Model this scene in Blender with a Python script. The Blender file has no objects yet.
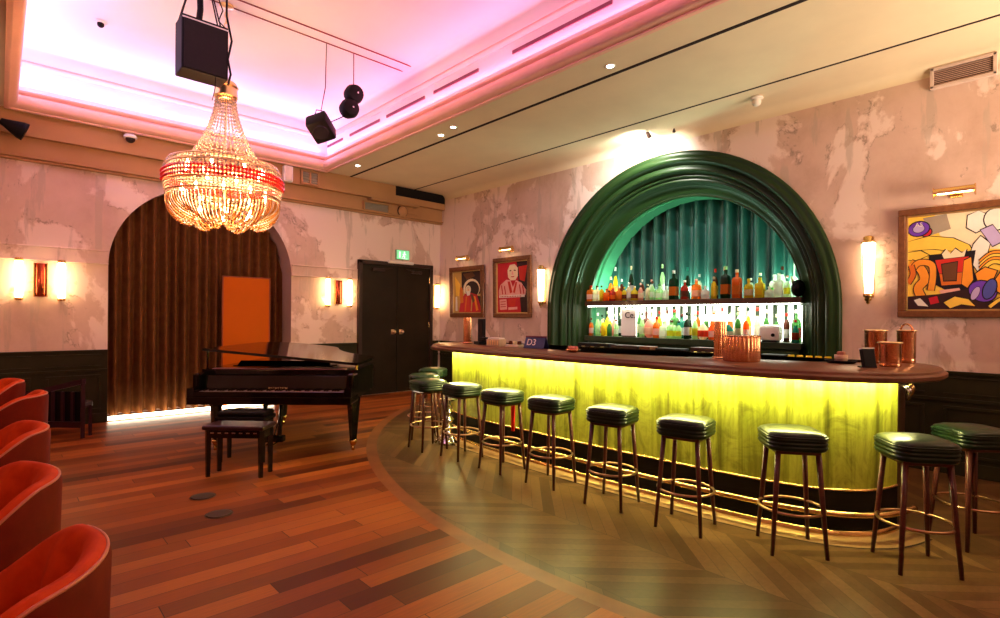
import bpy, bmesh, math, random
import numpy as np
from mathutils import Vector, Matrix
random.seed(11)
PI = math.pi
SC = bpy.context.scene
COL = SC.collection
# ------------------------------------------------------------------ helpers
def link(name, me, mat=None, parent=None, smooth=False):
    if mat is not None:
        for m in (mat if isinstance(mat, (list, tuple)) else [mat]):
            me.materials.append(m)
    if smooth:
        for p in me.polygons: p.use_smooth = True
    o = bpy.data.objects.new(name, me); COL.objects.link(o)
    if parent is not None: o.parent = parent
    return o

class MB:
    """collects shapes into one bmesh"""
    def __init__(s): s.bm = bmesh.new(); s.mi = 0
    def face(s, vs):
        try:
            f = s.bm.faces.new(vs); f.material_index = s.mi; return f
        except ValueError: return None
    def verts(s, pts): return [s.bm.verts.new(p) for p in pts]
    def poly(s, pts): return s.face(s.verts(pts))
    def box(s, c, d, rz=0.0, rot=None, bev=0.0):
        h = [x / 2 for x in d]
        M = rot if rot is not None else Matrix.Rotation(rz, 3, 'Z')
        b = bmesh.new(); bmesh.ops.create_cube(b, size=1.0)
        for v in b.verts: v.co = Vector((v.co.x * d[0], v.co.y * d[1], v.co.z * d[2]))
        if bev > 0: bmesh.ops.bevel(b, geom=b.edges[:], offset=min(bev, min(d) * .45), segments=2, profile=.5, affect='EDGES')
        for v in b.verts: v.co = M @ v.co + Vector(c)
        s.merge(b); return s
    def merge(s, b):
        m = {v: s.bm.verts.new(v.co) for v in b.verts}
        for f in b.faces: s.face([m[v] for v in f.verts])
        b.free()
    def lathe(s, prof, c=(0, 0, 0), n=20, axis='Z', rfun=None, cap=True, rot=None):
        rings = []
        for (r, z) in prof:
            ring = []
            for k in range(n):
                a = 2 * PI * k / n; rr = r * (rfun(a) if rfun else 1)
                p = Vector((rr * math.cos(a), rr * math.sin(a), z))
                if axis == 'Y': p = Vector((p.x, -p.z, p.y))
                if axis == 'X': p = Vector((p.z, p.x, p.y))
                if rot is not None: p = rot @ p
                ring.append(s.bm.verts.new(p + Vector(c)))
            rings.append(ring)
        for a, b in zip(rings, rings[1:]):
            for k in range(n): s.face([a[k], a[(k + 1) % n], b[(k + 1) % n], b[k]])
        if cap:
            s.face(rings[0][::-1]); s.face(rings[-1])
        return s
    def tube(s, pts, r, n=8, closed=False):
        pts = [Vector(p) for p in pts]; N = len(pts); rings = []
        rs = r if isinstance(r, (list, tuple)) else [r] * N
        up = Vector((0, 0, 1)); prev = None
        for i, p in enumerate(pts):
            a = pts[(i - 1) % N] if (closed or i > 0) else pts[0]
            b = pts[(i + 1) % N] if (closed or i < N - 1) else pts[-1]
            t = (b - a).normalized()
            if prev is None:
                u = t.cross(up)
                if u.length < 1e-3: u = t.cross(Vector((1, 0, 0)))
            else: u = prev - t * prev.dot(t)
            u.normalize(); prev = u; w = t.cross(u)
            rings.append([s.bm.verts.new(p + (u * math.cos(2 * PI * k / n) + w * math.sin(2 * PI * k / n)) * rs[i]) for k in range(n)])
        L = N if closed else N - 1
        for i in range(L):
            a, b = rings[i], rings[(i + 1) % N]
            for k in range(n): s.face([a[k], a[(k + 1) % n], b[(k + 1) % n], b[k]])
        if not closed:
            s.face(rings[0][::-1]); s.face(rings[-1])
        return s
    def strip(s, rows, closed=False):
        """rows: list of equal-length point lists -> quads between them"""
        R = [s.verts(r) for r in rows]
        for a, b in zip(R, R[1:]):
            m = len(a)
            for k in range(m if closed else m - 1): s.face([a[k], a[(k + 1) % m], b[(k + 1) % m], b[k]])
        return R
    def prism(s, outline, z0, z1):
        a = s.verts([(x, y, z0) for x, y in outline]); b = s.verts([(x, y, z1) for x, y in outline]); n = len(a)
        for k in range(n): s.face([a[k], a[(k + 1) % n], b[(k + 1) % n], b[k]])
        s.face(a[::-1]); s.face(b); return s
    def octa(s, c, r, rz=None):
        rz = rz or r; c = Vector(c)
        v = s.verts([c + Vector(d) for d in ((r, 0, 0), (0, r, 0), (-r, 0, 0), (0, -r, 0), (0, 0, rz), (0, 0, -rz))])
        for k in range(4):
            s.face([v[k], v[(k + 1) % 4], v[4]]); s.face([v[(k + 1) % 4], v[k], v[5]])
        return s
    def ball(s, c, r, n=10, m=6, sc=(1, 1, 1)):
        prof = [(max(r * math.sin(PI * i / m), 1e-4), -r * math.cos(PI * i / m)) for i in range(m + 1)]
        b = MB(); b.lathe(prof, n=n)
        for v in b.bm.verts: v.co = Vector((v.co.x * sc[0], v.co.y * sc[1], v.co.z * sc[2])) + Vector(c)
        s.merge(b.bm); return s
    def xf(s, M):
        for v in s.bm.verts: v.co = M @ v.co
        return s
    def build(s, name, mat=None, parent=None, smooth=False, recalc=True):
        if recalc: bmesh.ops.recalc_face_normals(s.bm, faces=s.bm.faces[:])
        me = bpy.data.meshes.new(name); s.bm.to_mesh(me); s.bm.free()
        return link(name, me, mat, parent, smooth)

def smooth_by_angle(o, deg=35):
    me = o.data
    for p in me.polygons: p.use_smooth = True
    try: me.set_sharp_from_angle(angle=math.radians(deg))
    except Exception: pass
    return o

def thing(name, label, cat, loc=(0, 0, 0), rz=0.0, group=None):
    o = bpy.data.objects.new(name, None); COL.objects.link(o)
    o.location = loc; o.rotation_euler = (0, 0, rz); o.empty_display_size = .1
    o['label'] = label; o['category'] = cat
    if group: o['group'] = group
    return o
def tag(o, label, cat, group=None):
    o['label'] = label; o['category'] = cat
    if group: o['group'] = group
    return o
def struct(o): o['kind'] = 'structure'; return o
def copy_tree(o, parent=None):
    c = o.copy(); COL.objects.link(c)
    if parent is not None: c.parent = parent
    for ch in list(o.children): copy_tree(ch, c)
    return c
def catmull(P, n=8, closed=False):
    P = [np.array(p, float) for p in P]; out = []; N = len(P)
    for i in range(N if closed else N - 1):
        if closed: p0, p1, p2, p3 = P[i - 1], P[i], P[(i + 1) % N], P[(i + 2) % N]
        else: p0, p1, p2, p3 = P[max(i - 1, 0)], P[i], P[i + 1], P[min(i + 2, N - 1)]
        for k in range(n):
            t = k / n
            out.append(.5 * ((2 * p1) + (-p0 + p2) * t + (2 * p0 - 5 * p1 + 4 * p2 - p3) * t * t + (-p0 + 3 * p1 - 3 * p2 + p3) * t ** 3))
    if not closed: out.append(P[-1])
    return [tuple(p) for p in out]
def offset(P, d, closed=False):
    """offsets a plan polyline to its left-hand side by d"""
    N = len(P); out = []
    for i in range(N):
        a = P[(i - 1) % N] if closed or i > 0 else P[i]; b = P[(i + 1) % N] if closed or i < N - 1 else P[i]
        tx, ty = b[0] - a[0], b[1] - a[1]; L = math.hypot(tx, ty) or 1
        out.append((P[i][0] - ty / L * d, P[i][1] + tx / L * d))
    return out

# ------------------------------------------------------------------ materials
class NT:
    def __init__(s, name):
        s.m = bpy.data.materials.new(name); s.m.use_nodes = True
        s.t = s.m.node_tree; s.N = s.t.nodes; s.L = s.t.links
        s.b = s.N['Principled BSDF']; s.out = s.N['Material Output']
        s.co = s.N.new('ShaderNodeTexCoord')
    def n(s, typ, **k):
        x = s.N.new(typ)
        for a, v in k.items(): setattr(x, a, v)
        return x
    def l(s, a, b): s.L.new(a, b)
    def math(s, op, a, b=None, c=None):
        x = s.n('ShaderNodeMath', operation=op)
        for i, v in enumerate((a, b, c)):
            if v is None: continue
            if isinstance(v, (int, float)): x.inputs[i].default_value = v
            else: s.l(v, x.inputs[i])
        return x.outputs[0]
    def mapping(s, scale=(1, 1, 1), rot=(0, 0, 0), src='Object'):
        m = s.n('ShaderNodeMapping'); m.inputs['Scale'].default_value = scale; m.inputs['Rotation'].default_value = rot
        s.l(s.co.outputs[src], m.inputs[0]); return m.outputs[0]
    def noise(s, vec, scale, detail=4, rough=.6, dist=0.0):
        x = s.n('ShaderNodeTexNoise'); x.inputs['Scale'].default_value = scale; x.inputs['Detail'].default_value = detail
        x.inputs['Roughness'].default_value = rough; x.inputs['Distortion'].default_value = dist
        if vec is not None: s.l(vec, x.inputs['Vector'])
        return x.outputs[0]
    def ramp(s, fac, stops, interp='LINEAR'):
        r = s.n('ShaderNodeValToRGB'); r.color_ramp.interpolation = interp; e = r.color_ramp.elements
        while len(e) < len(stops): e.new(.5)
        for i, (p, c) in enumerate(stops):
            e[i].position = p; e[i].color = (*c, 1) if len(c) == 3 else c
        s.l(fac, r.inputs[0]); return r.outputs[0]
    def mix(s, fac, a, b, blend='MIX'):
        x = s.n('ShaderNodeMix', data_type='RGBA', blend_type=blend)
        for i, v in ((0, fac), (6, a), (7, b)):
            if isinstance(v, (int, float)): x.inputs[i].default_value = v
            elif isinstance(v, tuple): x.inputs[i].default_value = (*v, 1) if len(v) == 3 else v
            else: s.l(v, x.inputs[i])
        return x.outputs[2]
    def bump(s, h, strength=.3, dist=.02):
        x = s.n('ShaderNodeBump'); x.inputs['Strength'].default_value = strength; x.inputs['Distance'].default_value = dist
        s.l(h, x.inputs['Height']); s.l(x.outputs[0], s.b.inputs['Normal'])

def plain(name, col, rough=.5, metal=0.0, var=.15, scale=6.0, coat=0.0, trans=0.0, sheen=0.0, bump=0.0, spec=.28):
    t = NT(name); v = t.noise(t.mapping(), scale, 4)
    a = tuple(c * (1 - var) for c in col); b = tuple(min(1, c * (1 + var)) for c in col)
    t.l(t.ramp(v, [(.3, a), (.7, b)]), t.b.inputs['Base Color'])
    t.b.inputs['Roughness'].default_value = rough; t.b.inputs['Metallic'].default_value = metal
    t.b.inputs['Coat Weight'].default_value = coat; t.b.inputs['Transmission Weight'].default_value = trans
    t.b.inputs['Specular IOR Level'].default_value = spec
    if sheen: t.b.inputs['Sheen Weight'].default_value = sheen; t.b.inputs['Sheen Roughness'].default_value = .4
    if bump: t.bump(t.noise(t.mapping(), scale * 8, 3), bump, .005)
    return t.m
def glow(name, col, strength, base=None):
    t = NT(name); t.b.inputs['Base Color'].default_value = (*(base or col), 1)
    v = t.noise(t.mapping(), 3.0, 2)
    t.l(t.ramp(v, [(.3, tuple(c * .96 for c in col)), (.7, col)]), t.b.inputs['Emission Color'])
    t.b.inputs['Emission Strength'].default_value = strength; t.b.inputs['Roughness'].default_value = .4
    return t.m

def plaster():
    t = NT('distressed_plaster'); co = t.mapping((1, 1, .8))
    warp = t.noise(co, 2.2, 6, .65, .2)
    patch = t.noise(co, 1.1, 9, .60, .35)
    c1 = t.ramp(warp, [(.30, (.52, .35, .27)), (.5, (.61, .43, .345)), (.7, (.66, .48, .395))])
    m1 = t.ramp(patch, [(.505, (0, 0, 0)), (.53, (1, 1, 1))])
    c2 = t.mix(m1, c1, (.78, .62, .54))
    edge = t.ramp(patch, [(.485, (0, 0, 0)), (.50, (1, 1, 1)), (.506, (0, 0, 0))])
    sp = t.ramp(t.noise(co, 5.5, 6, .7), [(.52, (0, 0, 0)), (.60, (1, 1, 1))])
    fl = t.mix(1.0, edge, sp, 'MULTIPLY')
    c3 = t.mix(fl, c2, (.30, .22, .17))
    streak = t.noise(t.mapping((3.5, 3.5, .5)), 1.6, 7, .6)
    m2 = t.ramp(streak, [(.58, (0, 0, 0)), (.63, (.55, .55, .55))])
    c4 = t.mix(m2, c3, (.45, .36, .29))
    t.l(c4, t.b.inputs['Base Color']); t.b.inputs['Roughness'].default_value = .62
    t.bump(patch, .25, .02); return t.m

def planks():
    t = NT('plank_floor'); sx = t.n('ShaderNodeSeparateXYZ'); t.l(t.co.outputs['Object'], sx.inputs[0])
    x, y = sx.outputs[0], sx.outputs[1]; Wd, Ln = .135, 1.55
    row = t.math('FLOOR', t.math('DIVIDE', y, Wd))
    wn = t.n('ShaderNodeTexWhiteNoise', noise_dimensions='1D'); t.l(row, wn.inputs['W'])
    xs = t.math('ADD', t.math('DIVIDE', x, Ln), t.math('MULTIPLY', wn.outputs[0], 7.3))
    col = t.math('FLOOR', xs)
    cv = t.n('ShaderNodeCombineXYZ'); t.l(row, cv.inputs[0]); t.l(col, cv.inputs[1])
    w2 = t.n('ShaderNodeTexWhiteNoise', noise_dimensions='2D'); t.l(cv.outputs[0], w2.inputs['Vector'])
    base = t.ramp(w2.outputs[0], [(0, (.075, .015, .003)), (.2, (.175, .040, .007)), (.6, (.27, .070, .012)), (.85, (.36, .108, .020)), (1, (.10, .022, .004))])
    gr = t.noise(t.mapping((1.4, 26, 1)), 3.0, 6, .6)
    c = t.mix(.55, base, t.ramp(gr, [(.25, (.45, .45, .45)), (.75, (1.25, 1.2, 1.15))]), 'MULTIPLY')
    fy = t.math('FRACT', t.math('DIVIDE', y, Wd)); fx = t.math('FRACT', xs)
    e = t.math('MAXIMUM', t.math('LESS_THAN', fy, .025), t.math('LESS_THAN', fx, .003))
    c = t.mix(e, c, (.03, .012, .006))
    t.l(c, t.b.inputs['Base Color']); t.l(t.ramp(gr, [(.2, (.36, .36, .36)), (.8, (.50, .50, .50))]), t.b.inputs['Roughness']); t.b.inputs['Specular IOR Level'].default_value = .13
    return t.m
def parquet():
    t = NT('chevron_parquet'); sx = t.n('ShaderNodeSeparateXYZ'); t.l(t.co.outputs['Object'], sx.inputs[0])
    x, y = sx.outputs[0], sx.outputs[1]; Wc, Wd = .62, .115
    xc = t.math('DIVIDE', t.math('ADD', x, .1), Wc); col = t.math('FLOOR', xc); fx = t.math('FRACT', xc)
    par = t.math('MODULO', t.math('ABSOLUTE', col), 2)
    tri = t.math('ABSOLUTE', t.math('SUBTRACT', fx, par))
    s = t.math('ADD', t.math('DIVIDE', y, Wd), t.math('MULTIPLY', tri, Wc / Wd))
    row = t.math('FLOOR', s); fs = t.math('FRACT', s)
    cv = t.n('ShaderNodeCombineXYZ'); t.l(row, cv.inputs[0]); t.l(col, cv.inputs[1])
    w2 = t.n('ShaderNodeTexWhiteNoise', noise_dimensions='2D'); t.l(cv.outputs[0], w2.inputs['Vector'])
    base = t.ramp(w2.outputs[0], [(0, (.062, .028, .010)), (.5, (.100, .048, .017)), (1, (.14, .072, .027))])
    gr = t.noise(t.mapping((7, 7, 1)), 4.0, 6, .65)
    c = t.mix(.5, base, t.ramp(gr, [(.25, (.55, .55, .55)), (.75, (1.2, 1.2, 1.2))]), 'MULTIPLY')
    e = t.math('MAXIMUM', t.math('LESS_THAN', fs, .03), t.math('LESS_THAN', fx, .006))
    c = t.mix(e, c, (.03, .014, .006))
    t.l(c, t.b.inputs['Base Color']); t.b.inputs['Roughness'].default_value = .40; t.b.inputs['Specular IOR Level'].default_value = .16
    return t.m
def wood(name, a, b, rough=.35, sc=(3, 3, 30), coat=.2):
    t = NT(name); g = t.noise(t.mapping(sc), 2.0, 6, .6, .3)
    t.l(t.ramp(g, [(.3, a), (.7, b)]), t.b.inputs['Base Color']); t.b.inputs['Roughness'].default_value = rough
    t.b.inputs['Coat Weight'].default_value = coat; t.b.inputs['Specular IOR Level'].default_value = .22; return t.m
def onyx():
    t = NT('olive_onyx_panel'); v = t.noise(t.mapping((5.0, 5.0, .35)), 2.2, 8, .62, .5)
    w = t.noise(t.mapping((1.5, 1.5, 1.2)), 3.4, 8, .7, 1.2)
    c = t.ramp(v, [(.30, (.13, .13, .012)), (.46, (.34, .37, .035)), (.56, (.52, .56, .07)), (.72, (.27, .28, .03))])
    c = t.mix(.75, c, t.ramp(w, [(.35, (.45, .42, .32)), (.5, (1, 1, .9)), (.66, (.6, .56, .4))]), 'MULTIPLY')
    t.l(c, t.b.inputs['Base Color']); t.b.inputs['Roughness'].default_value = .35; return t.m
def velvet(name, a, b, rough=.75, sheen=.6):
    t = NT(name); v = t.noise(t.mapping(), 9.0, 5, .6)
    t.l(t.ramp(v, [(.3, a), (.7, b)]), t.b.inputs['Base Color']); t.b.inputs['Roughness'].default_value = rough
    t.b.inputs['Specular IOR Level'].default_value = .07; t.b.inputs['Sheen Weight'].default_value = sheen; t.b.inputs['Sheen Roughness'].default_value = .35
    t.b.inputs['Sheen Tint'].default_value = (*b, 1); return t.m
def liquor(name, col):
    t = NT(name); v = t.noise(t.mapping(), 20.0, 2)
    t.l(t.ramp(v, [(.3, tuple(c * .85 for c in col)), (.7, col)]), t.b.inputs['Base Color'])
    t.b.inputs['Roughness'].default_value = .12
    tr = t.n('ShaderNodeBsdfTranslucent'); tr.inputs[0].default_value = (*col, 1)
    mx = t.n('ShaderNodeMixShader'); mx.inputs[0].default_value = .62
    t.l(t.b.outputs[0], mx.inputs[1]); t.l(tr.outputs[0], mx.inputs[2]); t.l(mx.outputs[0], t.out.inputs[0]); return t.m

M = dict(
    plaster=plaster(), planks=planks(), parquet=parquet(), onyx=onyx(),
    band=wood('border_wood', (.15, .046, .014), (.22, .075, .022), .45, (2, 2, 2), 0),
    cream=plain('cream_ceiling_paint', (.76, .65, .46), .7, var=.04, scale=2),
    frieze=plain('tan_frieze_paint', (.44, .235, .10), .7, var=.06, scale=2),
    tray=plain('white_ceiling_paint', (.86, .82, .84), .8, var=.02, scale=1.5),
    lip=plain('rose_moulding_paint', (.84, .50, .40), .6, var=.05, scale=3),
    dark_slot=plain('dark_recess', (.02, .008, .008), .8, var=.1),
    wains=plain('dark_green_paint', (.026, .023, .010), .45, var=.2, spec=.1, scale=3),
    doorp=plain('dark_door_paint', (.022, .014, .007), .45, var=.2, scale=2, spec=.12),
    doorf=plain('dark_brown_frame', (.035, .016, .010), .45, var=.2, scale=4),
    green=plain('green_lacquer', (.012, .032, .008), .36, var=.12, scale=2, coat=.0, spec=.22),
    teal=velvet('teal_velvet', (.003, .030, .024), (.007, .056, .046), .42, .4),
    curtain=velvet('bronze_velvet', (.10, .036, .009), (.16, .062, .018), .75, .0),
    red=velvet('lit_red_velvet', (.40, .032, .004), (.58, .060, .009), .7, .0),  # chair velvet brightened towards orange as if lit from above
    redout=velvet('shaded_red_velvet', (.10, .005, .0015), (.15, .009, .002), .7, .0),  # same chair velvet, darkened for the shade on its outside
    piping=plain('rose_piping', (.50, .14, .08), .45, var=.1),
    black=plain('piano_black_lacquer', (.004, .003, .003), .10, var=.1, coat=.0, spec=.45),
    matte=plain('matte_black', (.007, .005, .006), .6, var=.2, spec=.15),
    steel=plain('chrome', (.75, .74, .72), .16, 1.0, var=.05),
    brass=plain('brass', (.80, .52, .20), .25, 1.0, var=.12),
    gold=plain('pale_gold', (.95, .70, .36), .28, 1.0, var=.1),
    copper=plain('hammered_copper', (.84, .40, .20), .20, 1.0, var=.15, scale=14, bump=.3),
    leather=plain('dark_green_leather', (.007, .016, .008), .30, var=.2, scale=10, coat=.0, spec=.22),
    legwood=wood('dark_mahogany', (.055, .014, .012), (.10, .026, .018), .32, (4, 4, 25)),
    topwood=wood('brown_walnut_top', (.10, .038, .018), (.17, .070, .034), .32, (14, 2.0, 2), .0),
    shelfw=wood('dark_shelf_wood', (.050, .024, .014), (.085, .042, .022), .35, (20, 2, 2)),
    frame=wood('mahogany_frame', (.13, .045, .018), (.22, .085, .032), .38, (12, 12, 12)),
    gilt=plain('gilt_slip', (.60, .40, .15), .35, .8, var=.15),
    white=plain('white_enamel', (.80, .76, .70), .45, var=.04),
    grille=plain('grey_grille', (.30, .26, .20), .5, var=.1),
    orange=plain('orange_panel_paint', (.52, .105, .001), .5, var=.06, scale=1.5, spec=.08),
    glass=plain('crystal', (.74, .62, .54), .05, 0, var=.03, trans=.55, spec=.9),
    redglass=plain('red_crystal', (.75, .03, .02), .10, 0, var=.1, spec=.9),
    amber_glass=plain('amber_crystal', (.62, .28, .07), .06, 0, var=.06, trans=.45, spec=.9),
    bulb=glow('lit_bulb', (1.0, .72, .34), 40.0),
    tube=glow('lit_sconce_glass', (1.0, .66, .30), 11.0),
    flare=glow('lit_shade_glass', (1.0, .74, .44), 4.5),
    led=glow('yellow_led_strip', (1.0, .95, .36), 100.0),
    floorled=glow('warm_white_strip', (1.0, .80, .58), 15.0),
    backlit=glow('backlit_white_panel', (1.0, .97, .86), 1.3),
    ledwhite=glow('white_led_tube', (.95, 1.0, .82), 12.0),
    ledup=glow('soft_white_strip', (.80, 1.0, .84), 9.0),
    benchtop=plain('dusky_bench_leather', (.032, .012, .015), .28, spec=.4),
    ledgew=plain('dark_green_ledge', (.022, .040, .016), .4),
    exitglow=glow('green_sign_face', (.20, .70, .32), .5),
    signwhite=glow('pale_sign_mark', (.70, 1.0, .75), .75),
    lens=glow('downlight_lens', (1.0, .95, .85), 14.0),
)
M['teal'].node_tree.nodes['Principled BSDF'].inputs['Specular IOR Level'].default_value = .5
# ------------------------------------------------------------------ dimensions (metres; camera stands at x=y=0)
BX, FY, CE = 6.668, 8.972, 3.95          # bar wall, far wall, ceiling
XL, YN = -3.2, -3.0                      # room's other two walls
TX0, TX1, TY0, TY1, TZ = .05, 4.08, -.6, 8.74, 4.75   # ceiling tray
AC, AR, AZ = 3.833, 2.113, 1.595         # bar arch centre y, radius, spring height
DX, DR, DZ = 2.335, 1.250, 2.11          # curtain arch in the far wall

# ------------------------------------------------------------------ floor
CXb, CYb, RO, RI = 8.4, 2.3, 6.215, 6.10
def arc(R, y0, y1, n=60):
    return [(CXb - math.sqrt(max(R * R - (y - CYb) ** 2, 0)), y) for y in np.linspace(y0, y1, n)]
yo0, yo1 = CYb - math.sqrt(RO ** 2 - (CXb - 7.7) ** 2), FY + .6
b = MB(); A = arc(RO, YN, CYb + 6.17); 
b.poly([(x, y, 0) for x, y in A] + [(7.7, CYb + 6.17, 0), (7.7, FY + .7, 0), (XL, FY + .7, 0), (XL, YN, 0)])
struct(b.build('floor', M['planks'], recalc=False))
b = MB(); I = arc(RI, YN, CYb + 6.06)
b.poly([(x, y, 0) for x, y in reversed(I)] + [(7.7, YN, 0), (7.7, CYb + 6.06, 0)])
struct(b.build('floor_parquet', M['parquet'], recalc=False))
b = MB(); A2 = arc(RO, YN, CYb + 6.17); I2 = arc(RI, YN, CYb + 6.06)
b.strip([[(x, y, 0) for x, y in A2], [(x, y, 0) for x, y in I2]])
struct(b.build('trim_1', M['band'], recalc=False))
for o in (bpy.data.objects['floor'], bpy.data.objects['floor_parquet'], bpy.data.objects['trim_1']):
    bm = bmesh.new(); bm.from_mesh(o.data)
    bmesh.ops.triangulate(bm, faces=bm.faces[:])
    for f in bm.faces:
        f.normal_update()
        if f.normal.z < 0: f.normal_flip()
    bm.to_mesh(o.data); bm.free()

# ------------------------------------------------------------------ walls
def wall_with_arch(name, a0, a1, z1, c, r, cz, plane, axis, depth, mat, revmat):
    """axis 'x': wall plane Y=plane spanning X; axis 'y': wall plane X=plane spanning Y"""
    P = (lambda u, z, d=0: (u, plane + d, z)) if axis == 'x' else (lambda u, z, d=0: (plane + d, u, z))
    arcp = [(c - r, 0.0)] + [(c - r * math.cos(t), cz + r * math.sin(t)) for t in np.linspace(0, PI, 49)] + [(c + r, 0.0)]
    b = MB()
    b.poly([P(a0, 0), P(c - r, 0), P(c - r, cz), P(c - r, z1), P(a0, z1)]); b.poly([P(c + r, 0), P(a1, 0), P(a1, z1), P(c + r, z1), P(c + r, cz)])
    b.strip([[P(u, z) for u, z in arcp[1:-1]], [P(u, z1) for u, z in arcp[1:-1]]])
    b.mi = 1
    b.strip([[P(u, z) for u, z in arcp], [P(u, z, depth) for u, z in arcp]])
    return struct(b.build(name, [mat, revmat], recalc=False))
M['reveal'] = plain('rose_reveal_paint', (.40, .25, .20), .65, var=.08, scale=3)
wall_with_arch('wall_far', XL, BX, CE, DX, DR, DZ, FY, 'x', .62, M['plaster'], M['reveal'])
wall_with_arch('wall_bar', YN, FY, CE, AC, AR, AZ, BX, 'y', .05, M['plaster'], M['green'])
def panel(name, pts, mat):
    b = MB(); b.poly(pts); return struct(b.build(name, mat, recalc=False))
panel('wall_side', [(XL, YN, 0), (XL, FY, 0), (XL, FY, CE), (XL, YN, CE)], M['plaster'])
panel('wall_near', [(XL, YN, 0), (BX, YN, 0), (BX, YN, CE), (XL, YN, CE)], M['plaster'])
panel('wall_alcove', [(.6, FY + .62, 0), (4.1, FY + .62, 0), (4.1, FY + .62, CE), (.6, FY + .62, CE)], M['reveal'])
panel('wall_niche', [(7.68, 1.4, 0), (7.68, 6.2, 0), (7.68, 6.2, CE), (7.68, 1.4, CE)], M['green'])

def bx(name, lo, hi, mat, bev=0.0, parent=None):
    c = [(a + d) / 2 for a, d in zip(lo, hi)]; d = [abs(h - l) for l, h in zip(lo, hi)]
    return MB().box(c, d, bev=bev).build(name, mat, parent)
# wainscot with raised panels and a cap
def wainscot(n, axis, u0, u1):
    b = MB()
    def put(ua, ub, za, zb, dep):
        if axis == 'x': b.box(((ua + ub) / 2, FY - dep / 2, (za + zb) / 2), (ub - ua, dep, zb - za), bev=.004)
        else: b.box((BX - dep / 2, (ua + ub) / 2, (za + zb) / 2), (dep, ub - ua, zb - za), bev=.004)
    put(u0, u1, 0, .955, .022); put(u0, u1, .955, .982, .045); put(u0, u1, 0, .13, .034); put(u0, u1, .69, .725, .036)
    L = u1 - u0; k = max(1, round(L / .75)); w = L / k
    for i in range(k):
        a, c = u0 + i * w + .07, u0 + (i + 1) * w - .07
        if c - a < .05: continue
        put(a, c, .62, .65, .034); put(a, c, .17, .20, .034); put(a, a + .03, .2, .62, .034); put(c - .03, c, .2, .62, .034)
        put(a, c, .76, .775, .03); put(a, c, .91, .925, .03)
    return struct(b.build(f'trim_{n}', M['wains']))
wainscot(2, 'x', XL, DX - DR); wainscot(3, 'x', DX + DR, 4.79); wainscot(4, 'x', 6.445, BX - .05)
wainscot(5, 'y', YN, AC - AR); wainscot(6, 'y', AC + AR, FY - .05)
# picture rails and the proud plaster field below them
for i, (a, c) in enumerate(((XL, DX - DR), (DX + DR, 4.79), (6.445, BX))):
    b = MB(); b.box(((a + c) / 2, FY - .012, 2.225), (c - a, .024, .17), bev=.006); b.box(((a + c) / 2, FY - .02, 2.312), (c - a, .04, .022), bev=.008); b.box(((a + c) / 2, FY - .02, 2.138), (c - a, .04, .02), bev=.008)
    struct(b.build(f'trim_{7 + i}', M['plaster']))
# frieze + cornice on the far wall
b = MB(); b.box(((XL + BX) / 2, FY - .03, 3.53), (BX - XL, .06, .24)); b.box(((XL + BX) / 2, FY - .075, 3.80), (BX - XL, .15, .30)); struct(b.build('trim_10', M['frieze']))
b = MB(); b.box(((XL + BX) / 2, FY - .05, 3.405), (BX - XL, .10, .03), bev=.01); b.box(((XL + BX) / 2, FY - .038, 3.372), (BX - XL, .076, .028), bev=.01); struct(b.build('trim_11', M['frieze']))
# small cove where the bar wall meets the ceiling
b = MB(); b.strip([[(BX - .10 + .10 * math.sin(t), YN, CE - .10 * (1 - math.cos(t))) for t in np.linspace(0, PI / 2, 7)], [(BX - .10 + .10 * math.sin(t), FY, CE - .10 * (1 - math.cos(t))) for t in np.linspace(0, PI / 2, 7)]])
struct(smooth_by_angle(b.build('trim_12', M['cream'])))

# ------------------------------------------------------------------ ceiling with tray
b = MB(); T = .18
b.box(((TX1 + 7.7) / 2, (YN + FY) / 2, CE + T / 2), (7.7 - TX1, FY - YN, T)); b.box(((XL + TX0) / 2, (YN + FY) / 2, CE + T / 2), (TX0 - XL, FY - YN, T))
b.box(((TX0 + TX1) / 2, (YN + TY0) / 2, CE + T / 2), (TX1 - TX0, TY0 - YN, T)); b.box(((TX0 + TX1) / 2, (TY1 + FY) / 2, CE + T / 2), (TX1 - TX0, FY - TY1, T))
struct(b.build('ceiling', M['cream']))
b = MB(); e = .20
for rows in ([(TX0, TY0), (TX1, TY0), (TX1, TY1), (TX0, TY1), (TX0, TY0)],):
    prof = [(0.0, CE + .1), (0.0, 4.28), (.0, 4.45)] + [(-e * (1 - math.cos(t)), 4.55 + (TZ - 4.55) * math.sin(t)) for t in np.linspace(0, PI / 2, 8)]
    R = []
    for off, z in prof:
        q = [(TX0 - off, TY0 - off), (TX1 + off, TY0 - off), (TX1 + off, TY1 + off), (TX0 - off, TY1 + off)]
        R.append([(x, y, z) for x, y in q])
    b.strip(R, closed=True)
b.poly([(TX0 + e, TY0 + e, TZ), (TX1 - e, TY0 + e, TZ), (TX1 - e, TY1 - e, TZ), (TX0 + e, TY1 - e, TZ)])
struct(smooth_by_angle(b.build('ceiling_tray', M['tray']), 40))
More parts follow.
